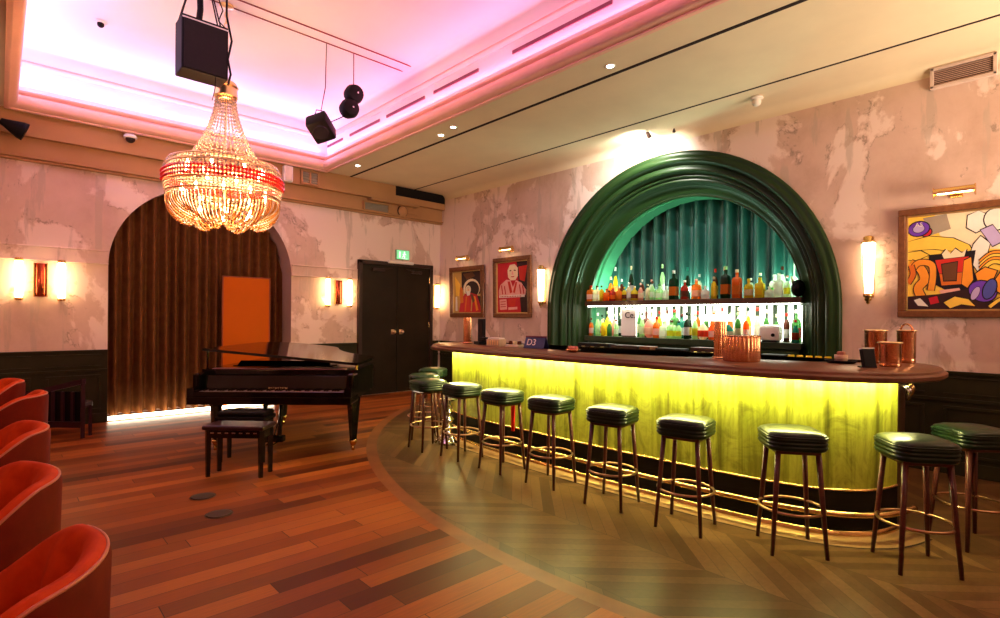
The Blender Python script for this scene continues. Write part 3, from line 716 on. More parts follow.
# tall standing board with a written word and a small white radio on the ledge
t = thing('menu_board', 'plain white standing board with handwriting among bottles on the lower ledge', 'sign', (7.04, 4.66, 1.18))
bx('board', (-.008, -.13, .02), (.008, .13, .44), M['white'], .004, t); bx('foot', (-.03, -.10, 0), (.05, .10, .02), M['shelfw'], .004, t)
def text(name, s, size, mat, parent, loc, rot, ext=.002, sx=1.0):
    c = bpy.data.curves.new(name, 'FONT'); c.body = s; c.size = size; c.extrude = ext; c.align_x = 'CENTER'; c.align_y = 'CENTER'; c.space_character = sx
    tmp = bpy.data.objects.new(name, c); COL.objects.link(tmp); bpy.context.view_layer.update()
    me = bpy.data.meshes.new_from_object(tmp.evaluated_get(bpy.context.evaluated_depsgraph_get())); bpy.data.objects.remove(tmp); bpy.data.curves.remove(c)
    me.materials.clear(); o = link(name, me, mat, parent); o.location = loc; o.rotation_euler = rot; return o
text('lettering', 'Ce.', .13, M['matte'], t, (-.011, -.03, .33), (PI / 2, 0, -PI / 2))
t = thing('radio', 'small white rounded radio with a dark dial on the lower ledge', 'radio', (7.07, 2.60, 1.18))
b = MB(); b.box((0, 0, .115), (.14, .26, .20), bev=.045); smooth_by_angle(b.build('case', M['white'], t), 40)
MB().lathe([(.022, 0), (.022, -.01)], (-.072, -.05, .09), 12, 'X').build('dial', M['matte'], t); bx('foot', (-.05, -.09, 0), (.05, .09, .018), M['matte'], 0, t)

# things between the ledge and the bar top (back counter)
t = thing('back_counter', 'narrow brass-edged work counter behind the bar top', 'counter', (6.35, 3.83, 0))
bx('worktop', (-.24, -2.30, .93), (.24, 1.75, .965), M['steel'], .004, t); bx('body', (-.2, -2.28, 0), (.24, 1.75, .93), M['matte'], .004, t)
def counter_box(name, lab, cat, y, w, h, mat, group=None, marks=True):
    t = thing(name, lab, cat, (6.30, y, .965), 0, group)
    bx('body', (-.10, -w / 2, 0), (.10, w / 2, h), M[mat], .008, t)
    b = MB()
    for k in range(3): b.box((-.103, -w * .3 + k * w * .3, h * .55), (.006, w * .12, h * .25))
    b.build('label_marking', M['gold'], t); return t
counter_box('glass_washer', 'wide dark glass washer with a steel top behind the bar, towards the far end', 'appliance', 4.70, .55, .14, 'matte')
bpy.data.objects['glass_washer']; 
counter_box('wine_box', 'dark box with pale marks behind the bar, second from the far end', 'box', 4.18, .42, .13, 'doorf', 'boxes behind the bar')
counter_box('wine_box', 'narrow brown box behind the bar, third from the far end', 'box', 3.86, .16, .13, 'frame', 'boxes behind the bar')
counter_box('receipt_printer', 'black receipt printer behind the bar beside the brown box', 'printer', 3.52, .36, .12, 'matte')
counter_box('card_rack', 'dark rack of pale cards behind the fluted copper cooler', 'rack', 3.05, .34, .15, 'doorf')
counter_box('card_terminal', 'black card terminal with a white screen behind the bar', 'terminal', 2.28, .26, .11, 'matte')
bx('screen', (-.106, -.05, .03), (-.10, .05, .09), M['backlit'], 0, bpy.data.objects['card_terminal'])
t0 = None
for k in range(6):
    if t0 is None:
        t0 = thing('tumbler', 'x', 'glass', (6.2, 1.95, .965), 0, 'upturned glasses behind the bar')
        b = MB(); b.lathe([(.036, 0), (.038, .005), (.032, .115), (.028, .12)], n=12); b.build('glass_body', LQ['yellow'], t0, True)
        g = t0
    else: g = copy_tree(t0)
    g.location = (6.22, 2.08 - k * .088, .965)
    g['label'] = f'{ORD[k]} upturned glass from the card terminal in the row behind the bar'

# ------------------------------------------------------------------ things on the bar top
TZ0 = 1.131
def fluted(r, h, n, name='body', c=(0, 0, 0), mat='copper', parent=None, taper=1.0, amp=.045):
    b = MB(); N = n * 6; f = lambda a: 1 + amp * abs(math.cos(a * n / 2)) - amp
    b.lathe([(r * .96, 0), (r, .01), (r * taper, h - .008), (r * taper * .97, h), (r * taper * .88, h - .002), (r * taper * .86, h * .5)], c, N, rfun=f)
    return smooth_by_angle(b.build(name, M[mat], parent), 50)
t = thing('copper_cooler', 'wide fluted copper cooler standing on the bar top', 'cooler', (4.235, 1.775, TZ0)); fluted(.135, .195, 26, 'body', parent=t); MB().lathe([(.136, .193), (.139, .197), (.136, .202), (.128, .199)], n=40).build('rim', M['copper'], t, True)
MB().lathe([(.118, .185), (.118, .192)], n=30).build('lining', M['shelfw'], t)
t = thing('table_lamp', 'slim copper bar lamp with a white lit block shade', 'lamp', (4.42, 2.03, TZ0)); fluted(.05, .31, 14, 'column', parent=t, amp=.09); MB().lathe([(.06, 0), (.062, .008), (.055, .014)], n=24).build('base', M['copper'], t)
bx('lamp_shade', (-.06, -.10, .31), (.06, .15, .365), glow('lit_lamp_shade', (1.0, .92, .80), 1.5), .008, t)
def jug(name, lab, cat, x, y, r, h, group='copper vessels at the bar end', handle=False):
    t = thing(name, lab, cat, (x, y, TZ0), 0, group)
    b = MB(); b.lathe([(r * .92, 0), (r, .008), (r * 1.0, h * .1), (r * .97, h * .14), (r, h * .18), (r * 1.02, h - .01), (r * 1.05, h - .004), (r * 1.05, h), (r * .95, h), (r * .93, h * .3), (.01, h * .28)], n=32); smooth_by_angle(b.build('body', M['copper'], t), 50)
    b = MB(); b.tube([(r * 1.05 * math.cos(a), r * 1.05 * math.sin(a), h) for a in np.linspace(0, 2 * PI, 33)[:-1]], .006, 6, True); b.build('rim', M['gold'], t, True)
    if handle:
        b = MB(); b.tube([(.0, (r + .01) * math.cos(a), h - .01 + (r * 1.0) * math.sin(a)) for a in np.linspace(0, PI, 18)], .008, 8); b.xf(Matrix.Rotation(-.8, 4, 'Z')); b.build('handle', M['copper'], t, True)
    return t
jug('copper_bucket', 'copper bucket standing behind the black card holder at the bar end', 'bucket', 4.90, 1.04, .070, .25)
jug('copper_mug', 'short copper cup in front of the two taller copper vessels', 'cup', 4.62, .895, .066, .17)
jug('copper_pail', 'tall copper pail with a raised bail handle at the bar end', 'pail', 5.13, .89, .060, .25, handle=True)
t = thing('card_holder', 'black leaning card holder with a pale top edge on the bar top', 'holder', (4.385, .975, TZ0), .85)
rot = Matrix.Rotation(.22, 3, 'Y'); MB().box((.0, 0, .066), (.035, .085, .13), rot=rot, bev=.004).build('body', M['matte'], t); MB().box((.0145, 0, .130), (.037, .087, .008), rot=rot).build('top_edge', M['white'], t); bx('foot', (-.03, -.045, 0), (.04, .045, .008), M['matte'], 0, t)
t = thing('bar_tray', 'small dark round tray on the bar top beside the black card holder', 'tray', (4.69, 1.215, TZ0)); MB().lathe([(.085, 0), (.10, .012), (.105, .022), (.098, .022), (.09, .012), (.01, .01)], n=28).build('dish', M['matte'], t, True)
t = thing('caddy', 'small tan cup standing on the dark round tray', 'cup', (4.69, 1.215, TZ0 + .013)); MB().lathe([(.035, 0), (.042, .005), (.045, .05), (.04, .05), (.036, .012)], n=16).build('cup_body', plain('tan_ceramic', (.55, .35, .22), .4), t, True); MB().box((0, 0, .055), (.05, .05, .04), bev=.008).build('napkin_fold', plain('brown_paper', (.38, .15, .09), .6), t)
# far end of the bar top
t = thing('copper_column', 'tall fluted rose copper column standing at the far end of the bar top', 'column lamp', (4.30, 5.20, TZ0)); fluted(.052, .325, 12, 'shaft', parent=t, amp=.1); MB().lathe([(.06, 0), (.063, .01), (.056, .018)], n=24).build('base', M['copper'], t)
t = thing('till', 'black till with an upright screen at the far end of the bar', 'till', (4.30, 4.93, TZ0), -.35)
b = MB(); b.box((0, 0, .17), (.05, .15, .28), bev=.008); b.build('screen', M['matte'], t); bx('base', (-.07, -.09, 0), (.10, .09, .035), M['matte'], .006, t); b = MB(); b.box((.0, -.16, .075), (.13, .17, .03), bev=.006); b.tube([(0, -.16, .03), (0, -.16, .07)], .02); b.build('keypad', M['matte'], t)
bx('stand', (-.02, -.03, .03), (.02, .03, .06), M['steel'], 0, t)
t = thing('napkin_caddy', 'pale square napkin caddy with an embossed front on the far bar top', 'caddy', (4.10, 4.45, TZ0), .1)
bx('case', (-.06, -.10, 0), (.06, .10, .085), plain('pale_tan_card', (.62, .48, .30), .5), .008, t)
b = MB(); [b.box((-.062, -.07 + k * .035, .045), (.004, .02, .05), bev=.001) for k in range(5)]; b.build('embossed_marking', M['gold'], t); bx('napkin', (-.05, -.085, .085), (.05, .085, .10), M['white'], .004, t)
t = thing('garnish_tray', 'low pale garnish tray with small jars on the far bar top', 'tray', (4.17, 4.22, TZ0), .1)
bx('base', (-.06, -.10, 0), (.06, .10, .03), plain('ivory_plastic', (.66, .55, .38), .5), .006, t)
for k in range(3): MB().lathe([(.02, .028), (.024, .035), (.022, .065), (.012, .07)], (0, -.065 + k * .065, 0), 10).build('jar', LQ['cream'] if k % 2 else LQ['brown'], t, True)
t = thing('menu_stand', 'dark blue folded menu stand with pale figures on the bar top', 'menu', (4.20, 3.93, TZ0), .12)
b = MB(); b.poly([(-.05, -.13, 0), (-.05, .13, 0), (.0, .13, .125), (.0, -.13, .125)]); b.poly([(.05, -.13, 0), (.05, .13, 0), (.0, .13, .125), (.0, -.13, .125)]); o = b.build('folded_card', plain('navy_card', (.03, .04, .14), .5), t); md = o.modifiers.new('s', 'SOLIDIFY'); md.thickness = .004
text('lettering', 'D3', .10, M['white'], t, (-.030, .04, .062), (PI / 2 - .38, 0, -PI / 2)); bx('maroon_band', (-.012, -.13, .118), (.012, .13, .132), plain('maroon_card', (.16, .02, .05), .5), 0, t)
t = thing('fruit_bowl', 'tiny bowl of pink fruit on the bar top before the green arch', 'bowl', (4.02, 3.28, TZ0)); MB().lathe([(.03, 0), (.055, .012), (.07, .03), (.066, .03), (.05, .016), (.01, .012)], n=20).build('dish', M['copper'], t, True)
for k in range(5): MB().ball((.032 * math.cos(k * 1.257), .032 * math.sin(k * 1.257), .04), .02, 10, 6).build('fruit', LQ['pink'], t, True)

# ------------------------------------------------------------------ grand piano
PU, PV = Vector((.752, -.659, 0)).normalized(), Vector((.659, .752, 0)).normalized()
ang = math.atan2(PU.y, PU.x)
p0 = (1.535 + PU.x * .885, 6.36 + PU.y * .885, 0)
P = thing('grand_piano', 'glossy black grand piano with its lid slightly raised, before the curtained arch', 'piano', p0, ang)
W2, LEN = .82, 1.95      # local x along the keyboard, y towards the tail
def case_outline(w, l):
    right = catmull([(w, 0), (w, .45), (w * 1.0, .80), (w * .93, 1.0), (w * .55, 1.15), (w * .30, 1.45), (w * .18, 1.75)], 6)
    tail = catmull([(w * .18, 1.75), (w * .02, l - .03), (-w * .35, l), (-w * .72, l - .08), (-w * .9, l - .3)], 5)
    return [(-w, 0)] + right + tail[1:] + [(-w, l - .45)]
ol = case_outline(W2, LEN)
b = MB(); b.prism(ol, .60, .885); b.prism([(x * .97, y * .985 + .015) for x, y in ol], .57, .60); smooth_by_angle(b.build('case', M['black'], P), 30)
b = MB(); b.prism(ol, .0, .028); b.xf(Matrix.Translation((0, -.02, .0)))
b.xf(Matrix.Translation((W2, 0, .93)) @ Matrix.Rotation(math.radians(5.2), 4, 'Y') @ Matrix.Translation((-W2, 0, 0))); o = smooth_by_angle(b.build('lid', M['black'], P), 30)
b = MB(); b.tube([(-W2 + .03, .05, .88), (-W2 + .03, .05, 1.075)], .012, 8); b.build('lid_prop', M['black'], P)
b = MB(); b.tube([(W2 - .03, .05, .88), (W2 - .03, .05, .93)], .012, 8); b.build('lid_hinge', M['brass'], P)
# front: cheek blocks, key bed, key slip, keys and fallboard
for s in (-1, 1):
    b = MB(); b.prism([(s * (W2 - .07), -.30), (s * W2, -.30), (s * W2, .0), (s * (W2 - .07), .0)], .575, .72)
    b.box((s * (W2 - .035), -.10, .77), (.07, .2, .18), bev=.02); b.build('cheek', M['black'], P)
bx('keybed', (-W2, -.31, .555), (W2, .02, .635), M['black'], .008, P); bx('key_slip', (-W2 + .07, -.305, .635), (W2 - .07, -.285, .685), M['black'], .006, P)
b = MB(); k = 52; w = 1.44 / k
for i in range(k): b.box((-.72 + (i + .5) * w, -.20, .672), (w * .93, .15, .022), bev=.002)
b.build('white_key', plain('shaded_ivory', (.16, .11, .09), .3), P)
b = MB()
for i in range(k - 1):
    if i % 7 in (0, 2, 3, 5, 6): b.box((-.72 + (i + 1) * w, -.17, .69), (w * .5, .095, .02), bev=.002)
b.build('black_key', M['black'], P)
fb = MB().box((0, -.095, .755), (1.46, .022, .15), rot=Matrix.Rotation(-.15, 3, 'X'), bev=.006).build('fallboard', M['black'], P)
text('lettering', 'BECHSTEIN', .030, M['gold'], fb, (.02, -.125, .700), (PI / 2 - .15, 0, 0), .001, 1.35)
bx('front_board', (-W2 + .02, -.02, .80), (W2 - .02, .004, .88), M['black'], .004, P)
b = MB(); b.box((-.05, .26, .925), (1.0, .02, .10), rot=Matrix.Rotation(-1.1, 3, 'X'), bev=.006); b.box((-.05, .30, .90), (1.1, .16, .015), bev=.004); b.build('music_desk', M['black'], P)
b = MB(); b.box((-.02, .05, .888), (1.4, .10, .008)); b.build('plate_edge', plain('dusky_rose_lacquer', (.30, .14, .15), .3), P)
def pleg(x, y):
    b = MB(); b.tube([(x, y, .58), (x, y, .50), (x, y, .12)], [.075, .068, .038], 4); l = b.build('leg', M['black'], P)
    MB().lathe([(.040, .118), (.044, .10), (.030, .075), (.026, .06)], (x, y, 0), 12).build('ferrule', M['brass'], l, True)
    c = MB(); c.lathe([(.030, -.012), (.030, .012)], (x, y, .030), 14, 'X'); c.tube([(x, y, .075), (x - .02, y, .05), (x - .02, y, .03)], .007, 6); c.build('caster', M['brass'], l, True)
pleg(-W2 + .10, .10); pleg(W2 - .07, .10); pleg(-.52, LEN - .42)
b = MB(); b.tube([(-.09, .16, .57), (-.075, .13, .15)], .024, 8); b.tube([(.09, .16, .57), (.075, .13, .15)], .024, 8); b.box((0, .125, .12), (.26, .09, .065), bev=.01); b.tube([(0, .16, .57), (0, .55, .57), (0, .18, .14)], .008, 6); b.xf(Matrix.Translation((-.13, 0, 0))); b.build('pedal_lyre', M['black'], P)
for x in (-.195, -.13, -.065): MB().box((x, .02, .085), (.026, .16, .010), bev=.004).build('pedal', M['brass'], P)
# benches
def bench(loc, rz, lab, L, D, H, pad):
    t = thing('piano_bench', lab, 'bench', loc, rz, 'piano benches')
    b = MB(); b.box((0, 0, H - .02), (L, D, .04), bev=.012); b.build('seat', M['benchtop' if not pad else 'matte'], t)
    b = MB(); b.box((0, -D / 2 + .03, H - .075), (L - .06, .018, .075), bev=.004); b.box((0, D / 2 - .03, H - .075), (L - .06, .018, .075), bev=.004); b.box((-L / 2 + .035, 0, H - .075), (.018, D - .06, .075)); b.box((L / 2 - .035, 0, H - .075), (.018, D - .06, .075)); b.build('apron', M['black'], t)
    for sx in (-1, 1):
        for sy in (-1, 1): MB().tube([(sx * (L / 2 - .04), sy * (D / 2 - .04), H - .04), (sx * (L / 2 - .04), sy * (D / 2 - .04), 0)], [.03, .022], 4).build('leg', M['black'], t)
    if not pad:
        b = MB(); [b.box((-L * .34 + k * L * .115, -D / 2 + .018, H - .066), (L * .06, .006, .012), bev=.002) for k in range(7)]; b.build('reflection_stripe', M['steel'], t)  # pale bars standing in for a reflection along the apron
    else:
        b = MB(); b.box((0, 0, H + .025), (L - .02, D - .02, .05), bev=.02); b.build('cushion', M['matte'], t)
    return t
bench((1.625, 5.225, 0), -.77, 'dark piano bench with pale marks along its apron, nearer the dance floor', .56, .27, .465, False)
bench((1.83, 5.70, 0), -.74, 'low black padded bench tucked under the piano keyboard', .50, .26, .455, True)

# ------------------------------------------------------------------ tub chairs
def make_chair():
    t = thing('tub_chair', 'x', 'armchair', group='red velvet tub chairs along the dance floor')
    # plan path of the shell: open towards -x, angle measured from the back (+x)
    N = 48; path = []
    for i in range(N + 1):
        f = i / N; s = -1 + 2 * f; a = s * 2.05
        path.append((.385 * math.cos(a) + (-.11 * max(0, abs(s) - .72) / .28), .405 * math.sin(a) * (1 + .02 * abs(s)), abs(s)))
    def hgt(s):
        k = min(max((s - .30) / .62, 0), 1); k = k * k * (3 - 2 * k); return .790 - .24 * k
    P2 = [(x, y) for x, y, s in path]; ins = offset(P2, .07)
    rows_out, rows = [], []
    def ring(i):
        x, y, s = path[i]; xi, yi = ins[i]; h = hgt(s); ruf = .012 * math.cos(i * 2 * PI / 8)
        nx, ny = (xi - x) / .07, (yi - y) / .07
        P_ = lambda d, z: (x + nx * d, y + ny * d, z)
        out = [P_(.025, .07), P_(.0, .2), P_(-.012, .5), P_(-.018, h - .03), P_(-.008, h - .006)]
        rim = [P_(-.008, h - .006), P_(.008, h + .008), P_(.026, h + .008), P_(.046, h - .008), P_(.066 + ruf, h - .05), P_(.085 + ruf * 1.8, h - .13), P_(.085 + ruf * 1.4, (h + .40) / 2), P_(.08, .40)]
        return out, rim
    O = [ring(i) for i in range(N + 1)]
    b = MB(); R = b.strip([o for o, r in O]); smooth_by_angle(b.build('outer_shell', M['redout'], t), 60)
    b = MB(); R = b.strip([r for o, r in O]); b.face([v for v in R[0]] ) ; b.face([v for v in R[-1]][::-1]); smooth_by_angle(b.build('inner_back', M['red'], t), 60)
    b = MB(); b.tube([O[0][0][k] for k in range(1, 4)] + [o[-1] for o, r in O] + [O[-1][0][k] for k in (3, 2, 1)], .0055, 6); b.build('piping', M['piping'], t, True)
    for i in (0, N):
        b = MB(); o, r = O[i]; b.face(b.verts(o[:4] + r[::1])); b.build('arm_front', M['redout'], t)
    sp = [(x * .80 - .03, y * .80) for x, y in P2]; sp = [(-.40, sp[0][1])] + sp + [(-.40, sp[-1][1])]
    b = MB(); lay = [(1.0, .27), (1.02, .30), (1.02, .39), (.99, .42), (.85, .438), (.5, .45)]; R = b.strip([[(x * k, y * k, z) for x, y in sp] for k, z in lay], closed=True); b.face(R[-1]); b.face(R[0][::-1]); smooth_by_angle(b.build('seat_cushion', M['red'], t), 50)
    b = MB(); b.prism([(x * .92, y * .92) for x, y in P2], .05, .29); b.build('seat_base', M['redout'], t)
    for a in (.6, 2.2, -.6, -2.2): MB().lathe([(.016, 0), (.024, .075)], (.25 * math.cos(a), .25 * math.sin(a), 0), 10).build('leg', M['legwood'], t)
    return t
ch0 = make_chair()
CH = [(-.155, 1.955, -.28, 'red velvet tub chair close to the camera, first of the row'), (-.20, 2.94, .06, 'second red velvet tub chair of the row, its arm dipping in a curve'), (-.17, 4.18, .0, 'third red velvet tub chair of the row, facing away from the dance floor'), (-.085, 5.98, -.25, 'fourth red velvet tub chair, its dark back in front of the slatted settee'), (-.20, 7.18, .1, 'fifth red velvet tub chair, last of the row before the wainscot')]
for i, (x, y, rz, lab) in enumerate(CH):
    c = ch0 if i == 0 else copy_tree(ch0); c.location = (x, y, 0); c.rotation_euler = (0, 0, rz); c['label'] = lab
# dark slatted settee by the far wall
t = thing('settee', 'dark purple slat-sided wooden settee against the wainscot beside the curtain', 'settee', (.455, 8.25, 0), math.atan2(-.50, .50))
pur = plain('dark_purple_lacquer', (.030, .007, .013), .4, var=.2)
b = MB(); b.strip([[(-.42 + .84 * k / 10, -.02 + .04 * math.sin(PI * k / 10), .50 + .20 * k / 10 + .0) for k in range(11)], [(-.42 + .84 * k / 10, -.02 + .04 * math.sin(PI * k / 10), .44 + .20 * k / 10) for k in range(11)]]); o = b.build('top_rail', pur, t); md = o.modifiers.new('s', 'SOLIDIFY'); md.thickness = .05; md.offset = 0
for k in range(6): MB().box((-.33 + k * .12, .0, .36 + .0 * k), (.035, .025, .36), bev=.004).build('slat', pur, t)
MB().tube([(.40, -.01, 0), (.40, -.01, .66)], .028, 4).build('post', pur, t); MB().tube([(-.40, -.01, 0), (-.40, -.01, .48)], .028, 4).build('post', pur, t)
MB().tube([(.36, .15, 0), (.36, .15, .36)], .025, 4).build('leg', pur, t); MB().tube([(-.38, .15, 0), (-.38, .15, .36)], .025, 4).build('leg', pur, t)
bx('bottom_rail', (-.40, -.03, .12), (.40, .0, .19), pur, .004, t); bx('backing', (-.40, .015, .16), (.40, .03, .54), M['matte'], 0, t); bx('seat', (-.40, .02, .34), (.37, .19, .42), pur, .02, t)

# ------------------------------------------------------------------ chandelier
CHX, CHY = 1.75, 6.17
t = thing('chandelier', 'large lit crystal basket chandelier with a red bead garland hanging from the raised ceiling', 'chandelier', (CHX, CHY, 0))
b = MB(); b.lathe([(.02, 3.96), (.05, 3.95), (.10, 3.92), (.125, 3.875), (.11, 3.86), (.115, 3.82), (.12, 3.77), (.09, 3.74), (.06, 3.73)], n=24); smooth_by_angle(b.build('crown_cap', M['gold'], t), 40)
b = MB()
for k in range(14):
    z = 3.97 + k * .056; a = (k % 2) * PI / 2
    b.tube([(.018 * math.cos(q) * math.cos(a), .018 * math.cos(q) * math.sin(a), z + .032 * math.sin(q)) for q in np.linspace(0, 2 * PI, 11)[:-1]], .005, 5, True)
b.build('chain', M['gold'], t)
MB().lathe([(.02, 4.72), (.07, 4.735), (.07, 4.749)], n=16).build('ceiling_rose', M['gold'], t)
for k in range(30):                                 # bead strands sweeping from the cap to the tier ring
    a = 2 * PI * k / 30; b = MB()
    for j in range(19):
        f = j / 18; r = .095 + (.345 - .095) * f ** 1.7; z = 3.75 - (3.75 - 3.08) * f
        b.octa((r * math.cos(a), r * math.sin(a), z), .0125, .019)
    b.build('crystal_chain', M['glass'], t, False)
def hoop(r, z, th=.010, name='hoop', mat='gold'):
    MB().tube([(r * math.cos(a), r * math.sin(a), z) for a in np.linspace(0, 2 * PI, 49)[:-1]], th, 6, True).build(name, M[mat], t, True)
for r, z in ((.35, 3.06), (.52, 3.035), (.55, 2.975), (.56, 2.91), (.56, 2.80), (.535, 2.70)): hoop(r, z)
def fringe(name, r0, z0, r1, z1, n, m, mat, sz):
    b = MB()
    for k in range(n):
        a = 2 * PI * k / n
        for j in range(m):
            f = (j + .5) / m; r = r0 + (r1 - r0) * f
            b.octa((r * math.cos(a), r * math.sin(a), z0 + (z1 - z0) * f), sz, max((z0 - z1) / m * .5, sz))
    for j in range(m):
        f = (j + .5) / m; r = r0 + (r1 - r0) * f; b.tube([(r * math.cos(q), r * math.sin(q), z0 + (z1 - z0) * f) for q in np.linspace(0, 2 * PI, 61)[:-1]], .004, 4, True)
    for k in range(0, n, 6):
        a = 2 * PI * k / n; b.tube([(r0 * math.cos(a), r0 * math.sin(a), z0), (r1 * math.cos(a), r1 * math.sin(a), z1)], .004, 4)
    return b.build(name, M[mat], t)
fringe('crystal_fringe', .36, 3.055, .51, 3.04, 84, 2, 'glass', .012); fringe('crystal_fringe', .525, 3.03, .55, 2.985, 90, 3, 'glass', .012); fringe('crystal_fringe', .553, 2.97, .558, 2.925, 96, 3, 'glass', .012)
fringe('red_bead_fringe', .567, 2.925, .565, 2.81, 100, 3, 'redglass', .024)
fringe('crystal_fringe', .56, 2.80, .535, 2.67, 96, 5, 'glass', .012)
for k in range(90):                                 # scalloped basket, six lobes
    a = 2 * PI * k / 90; lob = .5 + .5 * math.cos(6 * a + .9); b = MB(); bot = 2.375 + .085 * (1 - lob); rb = .20 + .13 * lob; wire = []
    for j in range(23):
        f = j / 22; r = rb + (.535 - rb) * (1 - f ** 2.4) ** .62; z = 2.66 - (2.66 - bot) * f
        b.octa((r * math.cos(a), r * math.sin(a), z), .0135, .014); wire.append((r * math.cos(a), r * math.sin(a), z))
    b.tube(wire, .003, 4); b.build('basket_chain', M['amber_glass'] if k % 3 else M['glass'], t)
b = MB()
for ring_, (r, z) in enumerate(((.30, 2.43), (.22, 2.40), (.13, 2.385))):
    n = 36 - ring_ * 9; hz = lambda a: z + .06 * (1 - (.5 + .5 * math.cos(6 * a + .9))); b.tube([(r * math.cos(q), r * math.sin(q), hz(q)) for q in np.linspace(0, 2 * PI, 37)[:-1]], .006, 5, True)
    for k in range(n):
        a = 2 * PI * k / n; b.octa((r * math.cos(a), r * math.sin(a), hz(a)), .016)
b.build('basket_floor_lattice', M['amber_glass'], t)
b = MB(); b.tube([(0, 0, 3.74), (0, 0, 2.52)], .014, 8); b.lathe([(.02, 2.52), (.06, 2.56), (.02, 2.62)], n=14)
for k in range(10):
    a = 2 * PI * k / 10; b.tube([(0, 0, 2.62), (.2 * math.cos(a), .2 * math.sin(a), 2.60), (.40 * math.cos(a), .40 * math.sin(a), 2.67)], .008, 5)
b.build('arm_frame', M['gold'], t)
BULBS = [(.41, 2.71, 10, .0), (.27, 2.50, 6, .3), (.38, 2.955, 8, .2)]
for r, z, n, a0 in BULBS:
    for k in range(n):
        a = a0 + 2 * PI * k / n; MB().lathe([(.010, 0), (.019, .02), (.016, .045), (.003, .075)], (r * math.cos(a), r * math.sin(a), z), 8).build('bulb', M['bulb'], t, True)

# ------------------------------------------------------------------ gear hanging from the raised ceiling
t = thing('loudspeaker', 'large black loudspeaker cabinet hanging on straps beside the chandelier', 'speaker', (1.45, 5.93, 0))
bx('cabinet', (-.205, -.17, 3.79), (.205, .09, 4.31), M['matte'], .012, t); bx('grille', (-.185, -.178, 3.81), (.185, -.168, 4.27), plain('black_mesh', (.010, .006, .008), .7, bump=.4, scale=30), 0, t)
bx('highlight_strip', (-.2, -.180, 4.272), (.2, -.17, 4.282), M['white'], 0, t)  # white bar standing in for the highlight on the top edge
b = MB()
for s in (-1, 1): b.tube([(s * .19, -.02, 4.30), (s * .08, -.0, TZ)], .007, 6); b.tube([(s * .19, .06, 4.30), (s * .08, .03, TZ)], .007, 6)
b.build('hanging_strap', M['matte'], t)
MB().tube([(-.02, .02, 4.31), (0, .03, 4.5), (-.01, .02, TZ)], .028, 8).build('mounting_pole', M['matte'], t)
b = MB(); b.tube([(.22, -.05, TZ), (.20, -.12, 4.45), (.24, -.15, 4.2), (.20, -.17, 4.0), (.23, -.16, 3.86), (.20, -.18, 3.74)], .010, 6); b.tube([(.12, .0, TZ), (.17, -.1, 4.5), (.13, -.1, 4.38), (.22, -.12, 4.30)], .006, 6); b.tube([(.09, -.17, 3.80), (.085, -.18, 3.68), (.06, -.18, 3.55)], .004, 5); b.build('cable', M['matte'], t)
t = thing('stage_light', 'black box-shaped stage light tilted down in the far corner of the raised ceiling', 'stage light', (2.82, 6.2, 3.72))
Rm = Matrix.Rotation(.55, 3, 'Z') @ Matrix.Rotation(.55, 3, 'Y') @ Matrix.Rotation(-.35, 3, 'X')
b = MB(); b.box((0, 0, 0), (.30, .26, .19), rot=Rm, bev=.03); smooth_by_angle(b.build('housing', M['matte'], t), 40)
b = MB(); b.tube([(0, 0, .10), (.0, .0, .22), (.05, 0, .5), (.06, 0, TZ - 3.72)], .005, 6); b.tube([(-.08, 0, .13), (-.06, 0, .20), (.04, 0, .21), (.10, 0, .06)], .006, 6); b.tube([(.02, .0, .12), (.12, 0, .10), (.3, 0, .22)], .006, 6); b.build('yoke', M['matte'], t)
MB().lathe([(.09, 0), (.10, .012)], n=16).xf(Matrix.Translation(Rm @ Vector((0, 0, -.105))) @ Rm.to_4x4()).build('lens', plain('dark_lens', (.02, .015, .02), .15), t)
t = thing('stage_light', 'black twin-drum stage light hanging higher beside the tilted box light', 'stage light', (3.19, 6.2, 4.13))
for (dx_, dz) in ((.05, .11), (-.01, -.085)):
    b = MB(); b.lathe([(.05, -.09), (.105, -.06), (.12, .02), (.10, .08), (.04, .10)], (dx_, 0, dz), 18, 'Y'); smooth_by_angle(b.build('drum', M['matte'], t), 40)
    MB().lathe([(.012, 0), (.012, .012)], (dx_ + .01, -.09, dz + .0), 8, 'Y').build('knob', M['steel'], t)
MB().tube([(.05, 0, .2), (.05, 0, TZ - 4.13)], .005, 6).build('mounting_pole', M['matte'], t)
b = MB(); b.box((.02, .0, .01), (.05, .06, .30), bev=.01); b.build('bracket', M['matte'], t)

# ------------------------------------------------------------------ small ceiling and wall fittings
for i, (x, y, lab) in enumerate(((4.40, 3.15, 'round recessed downlight beside the dark ceiling slot, above the bar middle'), (4.34, 5.58, 'recessed downlight of a pair beside the dark slot, the one nearer the bar'), (4.41, 5.94, 'recessed downlight of a pair beside the dark slot, the one nearer the far wall'), (4.32, 8.10, 'recessed downlight at the far end of the dark ceiling slot'))):
    t = thing('downlight', lab, 'light', (x, y, CE), 0, 'recessed ceiling downlights')
    MB().lathe([(.035, -.004), (.052, -.008), (.056, 0)], n=20, cap=False).build('trim_ring', M['white'], t, True); MB().lathe([(.036, -.003), (.036, -.001)], n=16).build('lens', M['lens'], t)
t = thing('smoke_detector', 'white ceiling detector dome above the bar, beside the thin ceiling slot', 'detector', (6.19, 2.45, CE)); MB().lathe([(.065, 0), (.07, -.02), (.06, -.03)], n=20).build('base', M['white'], t, True); MB().ball((0, 0, -.055), .05, 14, 8).build('dome', M['white'], t, True)
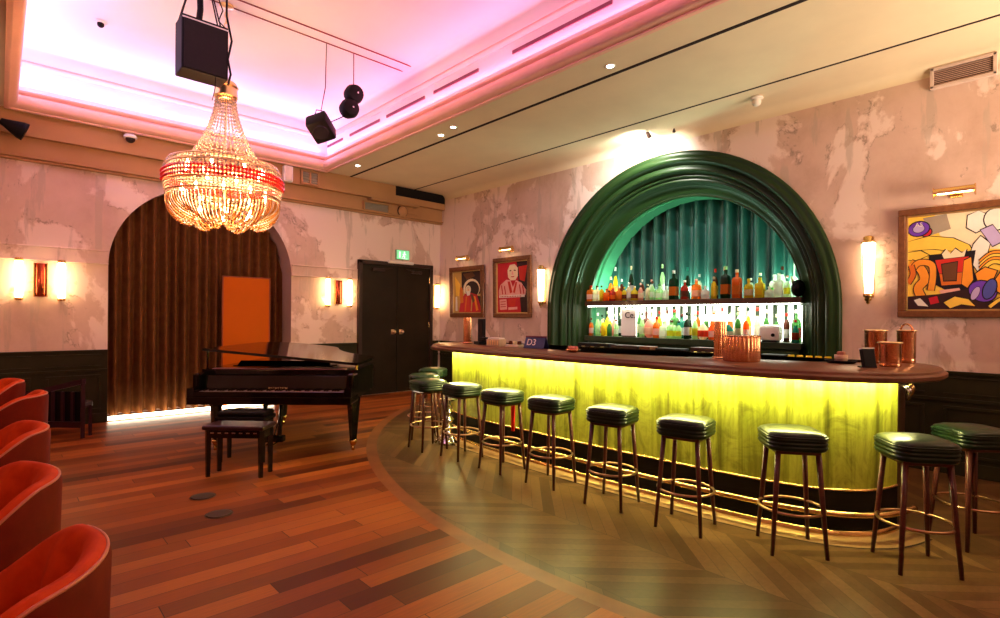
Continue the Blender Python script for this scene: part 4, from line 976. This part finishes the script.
t = thing('spotlight', 'small track spotlight on the ceiling over the green bar arch', 'spotlight', (6.24, 3.87, CE)); MB().lathe([(.02, 0), (.02, -.03)], n=10).build('base', M['steel'], t); MB().tube([(0, 0, -.03), (.02, 0, -.05), (.06, 0, -.08)], [.022, .026, .030], 10).build('head', M['doorf'], t, True)
t = thing('spotlight', 'tiny ceiling spotlight close to the wall over the bar arch', 'spotlight', (6.45, 3.60, CE)); MB().lathe([(.012, 0), (.012, -.02), (.02, -.025), (.02, -.05)], n=10).build('head', M['doorf'], t)
t = thing('mounted_dome_camera', 'white dome security camera with a dark bubble on the far frieze', 'camera', (1.29, FY - .15, 3.84)); b = MB(); b.lathe([(.075, 0), (.08, .02), (.06, .05)], (0, -.08, .0), 18); b.box((0, -.03, .03), (.08, .06, .05)); b.build('bracket', M['white'], t, True); MB().ball((0, -.08, -.005), .058, 14, 8).build('bubble', plain('dark_bubble', (.02, .012, .01), .1), t, True)
t = thing('spotlight', 'black cone-shaped spotlight on a bracket high on the far wall', 'spotlight', (.02, FY - .15, 3.66)); R2 = Matrix.Rotation(1.95, 3, 'Y')
b = MB(); b.lathe([(.035, -.02), (.05, .03), (.105, .17), (.11, .22), (.09, .22)], n=18, rot=R2, c=(.06, -.14, .05)); b.xf(Matrix.Translation((-.06, 0, .02))); smooth_by_angle(b.build('shade', M['matte'], t), 50); MB().tube([(-.15, 0, .12), (-.13, -.08, .12), (-.03, -.13, .08)], .014, 6).build('bracket', M['matte'], t)
def vent_box(lab, x0, x1, z0, z1, y, n, cols=1):
    t = thing('air_vent', lab, 'vent', ((x0 + x1) / 2, y, (z0 + z1) / 2)); w, h = (x1 - x0) / 2, (z1 - z0) / 2
    b = MB(); b.box((0, -.02, h - .012), (2 * w, .05, .03), bev=.004); b.box((0, -.02, -h + .012), (2 * w, .05, .03), bev=.004); b.box((-w + .012, -.02, 0), (.03, .05, 2 * h), bev=.004); b.box((w - .012, -.02, 0), (.03, .05, 2 * h), bev=.004)
    if cols == 2: b.box((0, -.02, 0), (.03, .05, 2 * h))
    b.build('frame', M['frieze'] if n < 7 else plain('blush_vent_paint', (.62, .48, .42), .5), t); bx('back', (-w + .02, -.008, -h + .02), (w - .02, .0, h - .02), M['dark_slot'] if n > 6 else M['grille'], 0, t)
    b = MB()
    for k in range(n): b.box((0, -.025, -h + .03 + (2 * h - .06) * (k + .5) / n), (2 * w - .05, .018, (2 * h - .06) / n * .42), rot=Matrix.Rotation(.5, 3, 'X'))
    b.build('slat', M['grille'] if n < 7 else M['reveal'], t); return t
vent_box('pale two-pane air vent on the far frieze beside the chandelier', 3.66, 3.97, 3.66, 3.90, FY - .15, 4, 2)
vent_box('wide pale air vent high on the far wall over the double door', 4.86, 5.40, 3.40, 3.585, FY - .06, 5)
v = vent_box('white slatted air vent high on the bar wall over the big painting', -.24, .24, -.10, .10, 0, 8); v.location = (BX, .74, 3.815); v.rotation_euler = (0, 0, -PI / 2)
t = thing('wall_speaker', 'small white box speaker high on the far frieze beside the two-pane vent', 'speaker', (3.43, FY - .15, 3.77)); bx('case', (-.075, -.10, -.13), (.075, 0, .13), M['white'], .02, t); bx('grille', (-.055, -.104, -.11), (.055, -.098, .11), plain('off_white_mesh', (.62, .52, .42), .6), 0, t)
t = thing('alarm_bell', 'round pale alarm bell high on the far wall beside the wide vent', 'bell', (5.70, FY - .062, 3.50)); MB().lathe([(.10, 0), (.11, .02), (.085, .05), (.02, .06)], n=24, axis='Y').build('gong', M['frieze'], t, True); MB().lathe([(.105, .018), (.115, .02), (.105, .03)], n=24, axis='Y').build('rim', M['doorf'], t, True); bx('conduit', (.10, -.03, -.03), (.35, 0, .0), M['frieze'], .004, t)

for (x, y, lab) in ((1.208, 4.767, 'round dark floor outlet cover in the planks, farther from the piano bench'), (1.188, 4.268, 'round dark floor outlet cover in the planks, nearer the tub chairs')):
    t = thing('floor_outlet', lab, 'outlet', (x, y, 0), 0, 'floor outlets'); MB().lathe([(.085, .0005), (.088, .003), (.075, .005), (.01, .0055)], n=28).build('cover', plain('dark_bronze_plate', (.035, .018, .012), .5, .3), t, True); MB().lathe([(.088, .0005), (.096, .002), (.096, .0005)], n=28, cap=False).build('rim', M['doorf'], t)
t = thing('smoke_detector', 'small dark detector on the raised ceiling away from the chandelier', 'detector', (.82, 7.5, TZ)); MB().lathe([(.055, 0), (.06, -.015), (.045, -.02)], n=18).build('base', M['white'], t, True); MB().ball((0, 0, -.035), .035, 12, 6).build('dome', M['matte'], t, True)
# ------------------------------------------------------------------ sconces
def twin_sconce(x, lab, single=False):
    t = thing('wall_sconce', lab, 'wall light', (x, FY, 1.885), 0, 'far wall sconces')
    for s in ((0,) if single else (-.205, .205)):
        MB().lathe([(.034, -.225), (.038, -.215), (.038, .215), (.034, .225)], (s, -.085, 0), 16).build('glass_tube', M['tube'], t, True)
        for zz in (-.245, .245): MB().lathe([(.03, -.02), (.042, -.012), (.042, .012), (.03, .02)], (s, -.085, zz), 14).build('end_cap', M['brass'], t, True)
        b = MB(); b.box((s, -.03, .245), (.03, .07, .02)); b.box((s, -.03, -.245), (.03, .07, .02)); b.build('bracket', M['brass'], t)
    if not single:
        b = MB(); b.lathe([(.058, -.21), (.062, -.205), (.062, .205), (.058, .21)], (0, -.03, 0), 20); b.build('copper_shield', plain('red_copper', (.50, .09, .04), .25, .9), t, True)
        b = MB()
        for s in (-1, 1): b.box((s * .062, -.05, 0), (.012, .05, .43), bev=.003)
        b.build('side_bar', M['brass'], t)
    else: bx('back_plate', (-.05, -.03, -.25), (.05, 0, .25), M['brass'], .006, t)
    return t
twin_sconce(.385, 'twin-tube wall sconce with a red copper shield, farther from the double door')
twin_sconce(4.40, 'twin-tube wall sconce with a red copper shield between the arch and double door')
twin_sconce(6.55, 'single-tube wall sconce in the corner beyond the double door', True)
def bar_sconce(y, lab):
    t = thing('wall_sconce', lab, 'wall light', (BX, y, 2.0), 0, 'bar wall sconces')
    b = MB(); b.lathe([(.036, -.26), (.042, -.24), (.064, .25), (.060, .265)], (-.085, 0, 0), 20); b.build('shade', M['flare'], t, True)
    b = MB(); b.lathe([(.066, .262), (.068, .27), (.045, .28), (.05, .32), (.03, .335)], (-.085, 0, 0), 16); b.build('top_cap', M['brass'], t, True)
    b = MB(); b.lathe([(.044, -.262), (.046, -.29), (.03, -.31), (.035, -.33), (.015, -.345), (.02, -.36), (.004, -.375)], (-.085, 0, 0), 16); b.build('finial', M['brass'], t, True)
    for k in range(4):
        a = PI / 4 + k * PI / 2; MB().tube([(-.085 + .043 * math.cos(a), .043 * math.sin(a), -.26), (-.085 + .067 * math.cos(a), .067 * math.sin(a), .265)], .005, 6).build('rib', M['brass'], t)
    b = MB(); b.box((-.02, 0, .27), (.06, .03, .02)); b.box((-.02, 0, -.28), (.06, .03, .02)); b.box((-.006, 0, 0), (.012, .07, .60), bev=.004); b.build('back_plate', M['brass'], t); return t
bar_sconce(1.467, 'tapered white glass sconce with brass finial between the green arch and big painting')
bar_sconce(6.06, 'tapered white glass sconce between the green arch and the red portrait')

# ------------------------------------------------------------------ pictures on the bar wall
def pic_mat(n, c): return plain('paint_' + n, c, .55, var=.06, scale=9)
PM = {n: pic_mat(n, c) for n, c in dict(black=(.012, .008, .012), white=(.85, .80, .72), cream=(.88, .74, .50), orange=(.90, .32, .03), deep=(.70, .16, .02), yellow=(.95, .62, .08), red=(.62, .03, .02), crimson=(.55, .015, .03), purple=(.16, .05, .50), lilac=(.50, .40, .70), taupe=(.35, .29, .22), gold=(.62, .38, .10), brown=(.14, .05, .02), pink=(.85, .42, .36), dark=(.035, .012, .014), blue=(.08, .09, .40)).items()}
def picture(lab, yc, zc, w, h, fw, base, shapes, group=None, tilt=0.0):
    """shapes: (paint, [(u,v)...]) with u to the viewer's right and v down, both 0..1; u runs towards -y on the bar wall"""
    t = thing('painting', lab, 'painting', (BX - .012, yc, zc), 0, group); t.rotation_euler = (0, -tilt, 0)
    b = MB()
    for y0, y1, z0, z1 in ((-w / 2, w / 2, h / 2 - fw, h / 2), (-w / 2, w / 2, -h / 2, -h / 2 + fw), (-w / 2, -w / 2 + fw, -h / 2 + fw, h / 2 - fw), (w / 2 - fw, w / 2, -h / 2 + fw, h / 2 - fw)):
        b.box((-.022, (y0 + y1) / 2, (z0 + z1) / 2), (.045, y1 - y0, z1 - z0), bev=.008)
    b.build('frame', M['frame'], t)
    b = MB(); g = .018; iw, ih = w - 2 * fw, h - 2 * fw
    for y0, y1, z0, z1 in ((-iw / 2, iw / 2, ih / 2 - g, ih / 2), (-iw / 2, iw / 2, -ih / 2, -ih / 2 + g), (-iw / 2, -iw / 2 + g, -ih / 2, ih / 2), (iw / 2 - g, iw / 2, -ih / 2, ih / 2)):
        b.box((-.012, (y0 + y1) / 2, (z0 + z1) / 2), (.022, y1 - y0, z1 - z0), bev=.004)
    b.build('slip_frame', M['gilt'], t)
    names = [base] + sorted({s[0] for s in shapes} - {base}); iw -= 2 * g; ih -= 2 * g
    b = MB(); b.box((-.002, 0, 0), (.004, iw, ih)); d = -.0045
    for nme, pts in shapes:
        b.mi = names.index(nme); b.poly([(d, (.5 - min(max(u, 0), 1)) * iw, (.5 - min(max(v, 0), 1)) * ih) for u, v in pts]); d -= .00012
    for f in b.bm.faces: f.normal_update()
    for f in b.bm.faces:
        if len(f.verts) >= 3 and abs(f.normal.x) > .5 and f.normal.x > 0 and f.calc_center_median().x < -.0041: f.normal_flip()
    b.build('canvas', [PM[n] for n in names], t, recalc=False); return t
def ell(cx, cy, rx, ry, rot=0.0, n=18, a0=0, a1=2 * PI):
    o = []
    for k in range(n):
        a = a0 + (a1 - a0) * k / n; x, y = rx * math.cos(a), ry * math.sin(a); o.append((cx + x * math.cos(rot) - y * math.sin(rot), cy + x * math.sin(rot) + y * math.cos(rot)))
    return o
def outlined(p, pts, g=.012):
    cx = sum(u for u, v in pts) / len(pts); cy = sum(v for u, v in pts) / len(pts)
    big = []
    for u, v in pts:
        L = math.hypot(u - cx, v - cy) or 1; big.append((u + (u - cx) / L * g, v + (v - cy) / L * g))
    return [('black', big), (p, pts)]
def band(p, pts, w):
    P_ = catmull(pts, 6); return outlined(p, offset(P_, w / 2) + offset(P_, -w / 2)[::-1], .0) if False else [('black', offset(P_, w / 2 + .009) + offset(P_, -w / 2 - .009)[::-1]), (p, offset(P_, w / 2) + offset(P_, -w / 2)[::-1])]
S = []
S += [('cream', [(.25, 0), (1, 0), (1, .42), (.6, .38), (.3, .22)])]
S += [('taupe', [(.14, .02), (.36, .0), (.40, .16), (.22, .21)])] + outlined('crimson', ell(.17, .17, .05, .045)) + outlined('purple', ell(.10, .13, .10, .075, -.1)) + outlined('lilac', ell(.10, .13, .055, .04, -.1), .006)
S += outlined('yellow', [(0, .26), (.2, .22), (.42, .26), (.56, .34), (.60, .42), (.45, .40), (.25, .36), (0, .36)]) + outlined('yellow', [(0, .38), (.12, .37), (.20, .42), (.08, .47), (0, .46)])
S += outlined('white', [(.55, .04), (.64, .0), (.72, .05), (.70, .18), (.62, .22), (.54, .16)]) + outlined('white', ell(.79, .10, .10, .11)) + outlined('white', [(.60, .34), (.66, .26), (.74, .34), (.70, .52), (.64, .62), (.56, .48)]) + outlined('white', [(.92, .02), (1, 0), (1, .38), (.9, .34)])
S += outlined('lilac', [(.66, .20), (.76, .16), (.86, .32), (.76, .37)])
S += [('black', [(.20, .42), (.62, .40), (.60, .55), (.64, .80), (.42, .84), (.20, .70)])] + outlined('cream', [(.32, .42), (.36, .37), (.40, .42), (.44, .37), (.50, .42), (.54, .38), (.52, .46), (.34, .47)])
S += outlined('red', [(.26, .48), (.56, .46), (.53, .62), (.30, .63)]) + outlined('deep', [(.30, .63), (.52, .62), (.52, .74), (.32, .75)]) + outlined('brown', [(.32, .53), (.46, .51), (.45, .70), (.34, .70)]) + outlined('orange', [(.52, .50), (.58, .47), (.60, .70), (.55, .78), (.50, .74)]) + [('pink', [(.30, .80), (.48, .78), (.50, .83), (.32, .86)])]
S += band('orange', [(.02, .50), (.12, .56), (.16, .68), (.10, .78), (.16, .92)], .085) + band('orange', [(.02, .60), (.10, .50), (.22, .52), (.24, .64), (.22, .80)], .06) + band('deep', [(.0, .72), (.05, .62), (.03, .52)], .05)
for k in range(4): S += band('orange' if k % 2 == 0 else 'yellow', [(.66, .52 + k * .035), (.76, .44 + k * .03), (.88, .46 + k * .035), (1.0, .58 + k * .03)], .032)
S += outlined('orange', [(.62, .64), (.70, .58), (.80, .62), (.76, .72), (.64, .72)]) + outlined('orange', [(.74, .78), (.84, .62), (.96, .56), (1, .58), (1, .84), (.88, .88)])
S += [('dark', [(0, .86), (.3, .84), (.62, .78), (.72, .92), (1, .9), (1, 1), (0, 1)])] + outlined('purple', ell(.68, .82, .12, .10, .5)) + outlined('blue', ell(.74, .80, .05, .10, .3)) + outlined('lilac', ell(.62, .84, .03, .07, .4), .006)
S += outlined('yellow', [(.34, .93), (.44, .87), (.56, .90), (.62, .97), (.5, .95), (.4, .99)]) + [('white', [(.06, .90), (.12, .88), (.2, .97), (.1, .96)]), ('crimson', [(.2, .88), (.28, .86), (.3, .93), (.22, .95)])] + band('yellow', [(.74, .98), (.84, .90), (.92, .93), (1, .88)], .03)
picture('big framed painting of bold orange, yellow and purple shapes with black outlines', .735, 2.03, .98, 1.075, .062, 'yellow', S, tilt=.0)
text('lettering', 'AS', .055, PM['white'], bpy.data.objects['painting'], (-.016, .325, .375), (PI / 2, 0, -PI / 2), .0005)
S = [('gold', [(0, 0), (1, 0), (1, 1), (0, 1)]), ('dark', [(.30, 0), (1, 0), (1, .55), (.55, .62), (.3, .4)]), ('brown', [(.35, .05), (.7, .02), (.8, .12), (.5, .2)]), ('cream', ell(.66, .42, .30, .24)), ('dark', ell(.68, .44, .25, .20)), ('crimson', [(.18, 1), (.26, .68), (.42, .54), (.62, .52), (.86, .58), (.97, .80), (1, 1)]), ('red', [(.36, 1), (.42, .62), (.56, .60), (.60, 1)]), ('cream', ell(.54, .44, .10, .10)), ('white', [(.46, .48), (.62, .48), (.60, .58), (.50, .60)]), ('deep', ell(.28, .46, .06, .09)), ('deep', [(.22, .52), (.34, .50), (.36, .76), (.24, .78)]), ('white', [(.06, .62), (.12, .60), (.13, .97), (.05, .97)]), ('yellow', [(.05, .1), (.25, .3), (.2, .6), (.08, .58)]), ('gold', [(.66, .66), (.70, .66), (.66, .98), (.62, .98)]), ('dark', [(.86, .60), (1, .62), (1, .95), (.95, .80)]), ('brown', [(.50, .40), (.53, .39), (.53, .41)]), ('brown', [(.56, .39), (.59, .40), (.56, .41)]), ('deep', [(.535, .43), (.555, .43), (.56, .47), (.53, .47)]), ('deep', [(.46, .62), (.49, .62), (.44, .98), (.40, .98)]), ('orange', [(.74, .60), (.80, .62), (.90, .95), (.82, .97)]), ('brown', [(.62, .56), (.70, .56), (.78, .72), (.70, .78)])]
picture('framed painting of a red-robed figure with a pale halo, beside the corner sconce', 8.065, 1.955, 1.03, .99, .085, 'gold', S, 'paintings over the far bar end', tilt=.03)
S = [('crimson', [(0, 0), (1, 0), (1, 1), (0, 1)]), ('dark', [(.64, .0), (1, 0), (1, 1), (.78, 1), (.72, .5)]), ('red', [(.70, .1), (.98, .08), (.9, .4), (.74, .36)]), ('cream', [(.36, .30), (.34, .16), (.42, .05), (.58, .04), (.68, .12), (.68, .28), (.60, .36), (.44, .36)]), ('pink', [(.04, .56), (.10, .44), (.30, .34), (.44, .36), (.52, .50), (.62, .36), (.80, .42), (.94, .56), (.92, .66), (.04, .66)]), ('red', [(.34, .38), (.42, .38), (.50, .60), (.42, .62)]), ('red', [(.60, .40), (.66, .40), (.58, .62), (.52, .60)]), ('white', [(.05, .655), (.90, .65), (.90, .70), (.05, .705)]), ('pink', [(.06, .74), (.30, .73), (.32, .94), (.08, .95)]), ('red', [(.34, .74), (.62, .73), (.58, .88), (.38, .88)]), ('pink', [(.36, .90), (.66, .89), (.66, .94), (.36, .95)]), ('brown', [(.41, .16), (.47, .15), (.47, .175), (.41, .18)]), ('brown', [(.55, .15), (.62, .16), (.62, .18), (.55, .175)]), ('pink', [(.49, .18), (.53, .18), (.545, .25), (.48, .25)]), ('crimson', [(.45, .28), (.58, .28), (.55, .30), (.48, .30)])] + [('crimson', [(.12 + .10 * k, .46 + .02 * (k % 3)), (.15 + .10 * k, .44 + .02 * (k % 3)), (.19 + .10 * k, .63), (.16 + .10 * k, .64)]) for k in (0, 1, 6, 7)] + [('red', [(.10 + .055 * k, .668), (.13 + .055 * k, .667), (.13 + .055 * k, .692), (.10 + .055 * k, .693)]) for k in range(13)] + [('crimson', [(.10, .78 + .05 * k), (.28, .775 + .05 * k), (.28, .79 + .05 * k), (.10, .795 + .05 * k)]) for k in range(3)]
picture('framed red poster of a pale bust over a white band, beside the green arch', 6.81, 2.0, .95, 1.075, .075, 'crimson', S, 'paintings over the far bar end', tilt=.02)
def picture_light(y, z, lab, w=.30):
    t = thing('picture_light', lab, 'picture light', (BX, y, z), 0, 'brass picture lights')
    b = MB(); b.box((-.006, 0, 0), (.012, .10, .07), bev=.004); b.tube([(-.01, 0, 0), (-.08, 0, .03), (-.15, 0, .0)], .008, 8); b.build('arm', M['brass'], t)
    b = MB(); rows = [[(-.15 + .045 * math.cos(a), y_, .0 + .045 * math.sin(a)) for a in np.linspace(-.3, PI + .3, 12)] for y_ in (-w / 2, w / 2)]; b.strip(rows); b.face(b.verts(rows[0])); b.face(b.verts(rows[1])); smooth_by_angle(b.build('hood', M['brass'], t), 40)
    b = MB(); b.tube([(-.15, -w * .42, .0), (-.15, w * .42, .0)], .012, 8); b.build('lamp_tube', glow('picture_lamp', (1.0, .80, .50), 9.0) if 'picture_lamp' not in bpy.data.materials else bpy.data.materials['picture_lamp'], t)
    for s in (-1, 1): MB().box((-.15, s * w * .5, 0), (.06, .008, .10), bev=.002).build('end_scroll', M['brass'], t)
    return t
picture_light(.78, 2.67, 'brass picture light over the big orange painting')
picture_light(8.07, 2.60, 'brass picture light over the red-robed figure painting')
picture_light(6.84, 2.665, 'brass picture light over the red bust poster')

# ------------------------------------------------------------------ lights of the place and added fill
def light(name, typ, loc, col, power, **k):
    d = bpy.data.lights.new(name, typ); d.color = col; d.energy = power
    o = bpy.data.objects.new(name, d); COL.objects.link(o); o.location = loc
    for a, v in k.items():
        if a == 'rot': o.rotation_euler = v
        elif a == 'aim': o.rotation_euler = (Vector(v) - Vector(loc)).to_track_quat('-Z', 'Y').to_euler()
        else: setattr(d, a, v)
    return o
def area(name, loc, aim, sx, sy, col, power):
    o = light(name, 'AREA', loc, col, power, aim=aim, shape='RECTANGLE', size=sx, size_y=sy); return o
WARM = (1.0, .62, .34)
# cove lights on the ledge of the raised ceiling (pink towards the bar, violet and white elsewhere)
def cove(name, loc, length, along, aim, col, power):
    d = bpy.data.lights.new(name, 'AREA'); d.shape = 'RECTANGLE'; d.size = length; d.size_y = .05; d.color = col; d.energy = power
    o = bpy.data.objects.new(name, d); COL.objects.link(o); o.location = loc
    z = -(Vector(aim)).normalized(); x = Vector(along).normalized(); y = z.cross(x).normalized(); x = y.cross(z).normalized()
    o.rotation_euler = Matrix((x, y, z)).transposed().to_euler(); return o
zc = CE + .235
PINK, VIO = (1.0, .23, .46), (.62, .42, 1.0)
cove('cove_light_bar', (TX1 - .03, 4.0, zc), 9.0, (0, 1, 0), (-1.1, 0, 1), PINK, 39)
cove('cove_light_far', (2.05, TY1 - .03, zc), 3.8, (1, 0, 0), (0, -1.1, 1), (.62, .46, 1.0), 18)
cove('cove_light_side', (TX0 + .03, 5.5, zc), 6.0, (0, 1, 0), (1.0, 0, 1), (.67, .51, 1.0), 20)
cove('cove_light_near', (2.05, TY0 + .03, zc), 3.8, (1, 0, 0), (0, 1.1, 1), PINK, 14)
# chandelier glow
light('chandelier_glow', 'POINT', (CHX, CHY, 2.78), (1.0, .50, .22), 75, shadow_soft_size=.25)
# downlight beams; the last two are added, without fittings
for i, (x, y) in enumerate(((4.40, 3.15), (4.34, 5.58), (4.41, 5.94), (4.32, 8.10), (4.40, .6), (4.40, -1.5))):
    light('downward_beam', 'SPOT', (x, y, CE - .02), (1.0, .70, .40), 26, rot=(0, 0, 0), spot_size=1.5, spot_blend=.7, shadow_soft_size=.05)
light('arch_spot', 'SPOT', (6.02, 3.95, CE - .17), (1.0, .94, .84), 120, aim=(6.66, 4.2, 3.5), spot_size=2.5, spot_blend=.9, shadow_soft_size=.06)
# bar niche
for y in (2.5, 3.8, 5.1): light('niche_glow', 'POINT', (7.32, y, 1.90), (.60, 1.0, .74), 22, shadow_soft_size=.06)
area('niche_shelf_light', (7.20, 3.83, 1.635), (7.20, 3.83, 1.0), .30, 3.0, (.95, 1.0, .80), 22)
# added unseen fill, for the seating and the room behind the camera
for x, y in ((-1.8, 1.0), (-1.6, 4.5), (-1.6, 7.6)): light('added_fill', 'SPOT', (x, y, CE - .05), (1.0, .36, .14), 44, rot=(0, 0, 0), spot_size=2.3, spot_blend=.9, shadow_soft_size=.12)
for x, y in ((2.0, -1.8), (5.4, -1.2)): light('added_fill', 'POINT', (x, y, 3.3), (1.0, .58, .34), 28, shadow_soft_size=.3)

light('added_uplight', 'SPOT', (5.6, -1.6, 1.9), (1.0, .78, .54), 420, aim=(5.5, 2.6, 3.95), spot_size=1.7, spot_blend=.9, shadow_soft_size=.6)  # added unseen spot that brightens the bar-side ceiling and wall
light('added_uplight', 'SPOT', (-1.8, 5.0, 1.9), (1.0, .58, .42), 60, aim=(.6, 9.0, 2.9), spot_size=1.6, spot_blend=.9, shadow_soft_size=.15)  # second added spot, out of view, to lift the far wall
w = bpy.data.worlds.new('dim_room_air'); SC.world = w; w.use_nodes = True
w.node_tree.nodes['Background'].inputs[0].default_value = (.9, .6, .45, 1); w.node_tree.nodes['Background'].inputs[1].default_value = .02
# ------------------------------------------------------------------ camera
cd = bpy.data.cameras.new('camera'); cam = bpy.data.objects.new('camera', cd); COL.objects.link(cam)
yaw, roll = .75109, .0084093
f = Vector((math.sin(yaw), math.cos(yaw), 0)); r = Vector((math.cos(yaw), -math.sin(yaw), 0)); u = Vector((0, 0, 1))
r2 = r * math.cos(roll) + u * math.sin(roll); u2 = -r * math.sin(roll) + u * math.cos(roll)
m = Matrix((r2, u2, -f)).transposed().to_4x4(); m.translation = Vector((0, 0, 1.45)); cam.matrix_world = m
cd.sensor_width = 36; cd.lens = 537.17 / 1000 * 36; cd.shift_y = .0092158; cd.clip_start = .05
SC.camera = cam
vs = SC.view_settings; SC.display_settings.display_device = 'sRGB'; vs.view_transform = 'Standard'; vs.look = 'None'; vs.gamma = 1; vs.exposure = 0.82; vs.use_curve_mapping = False
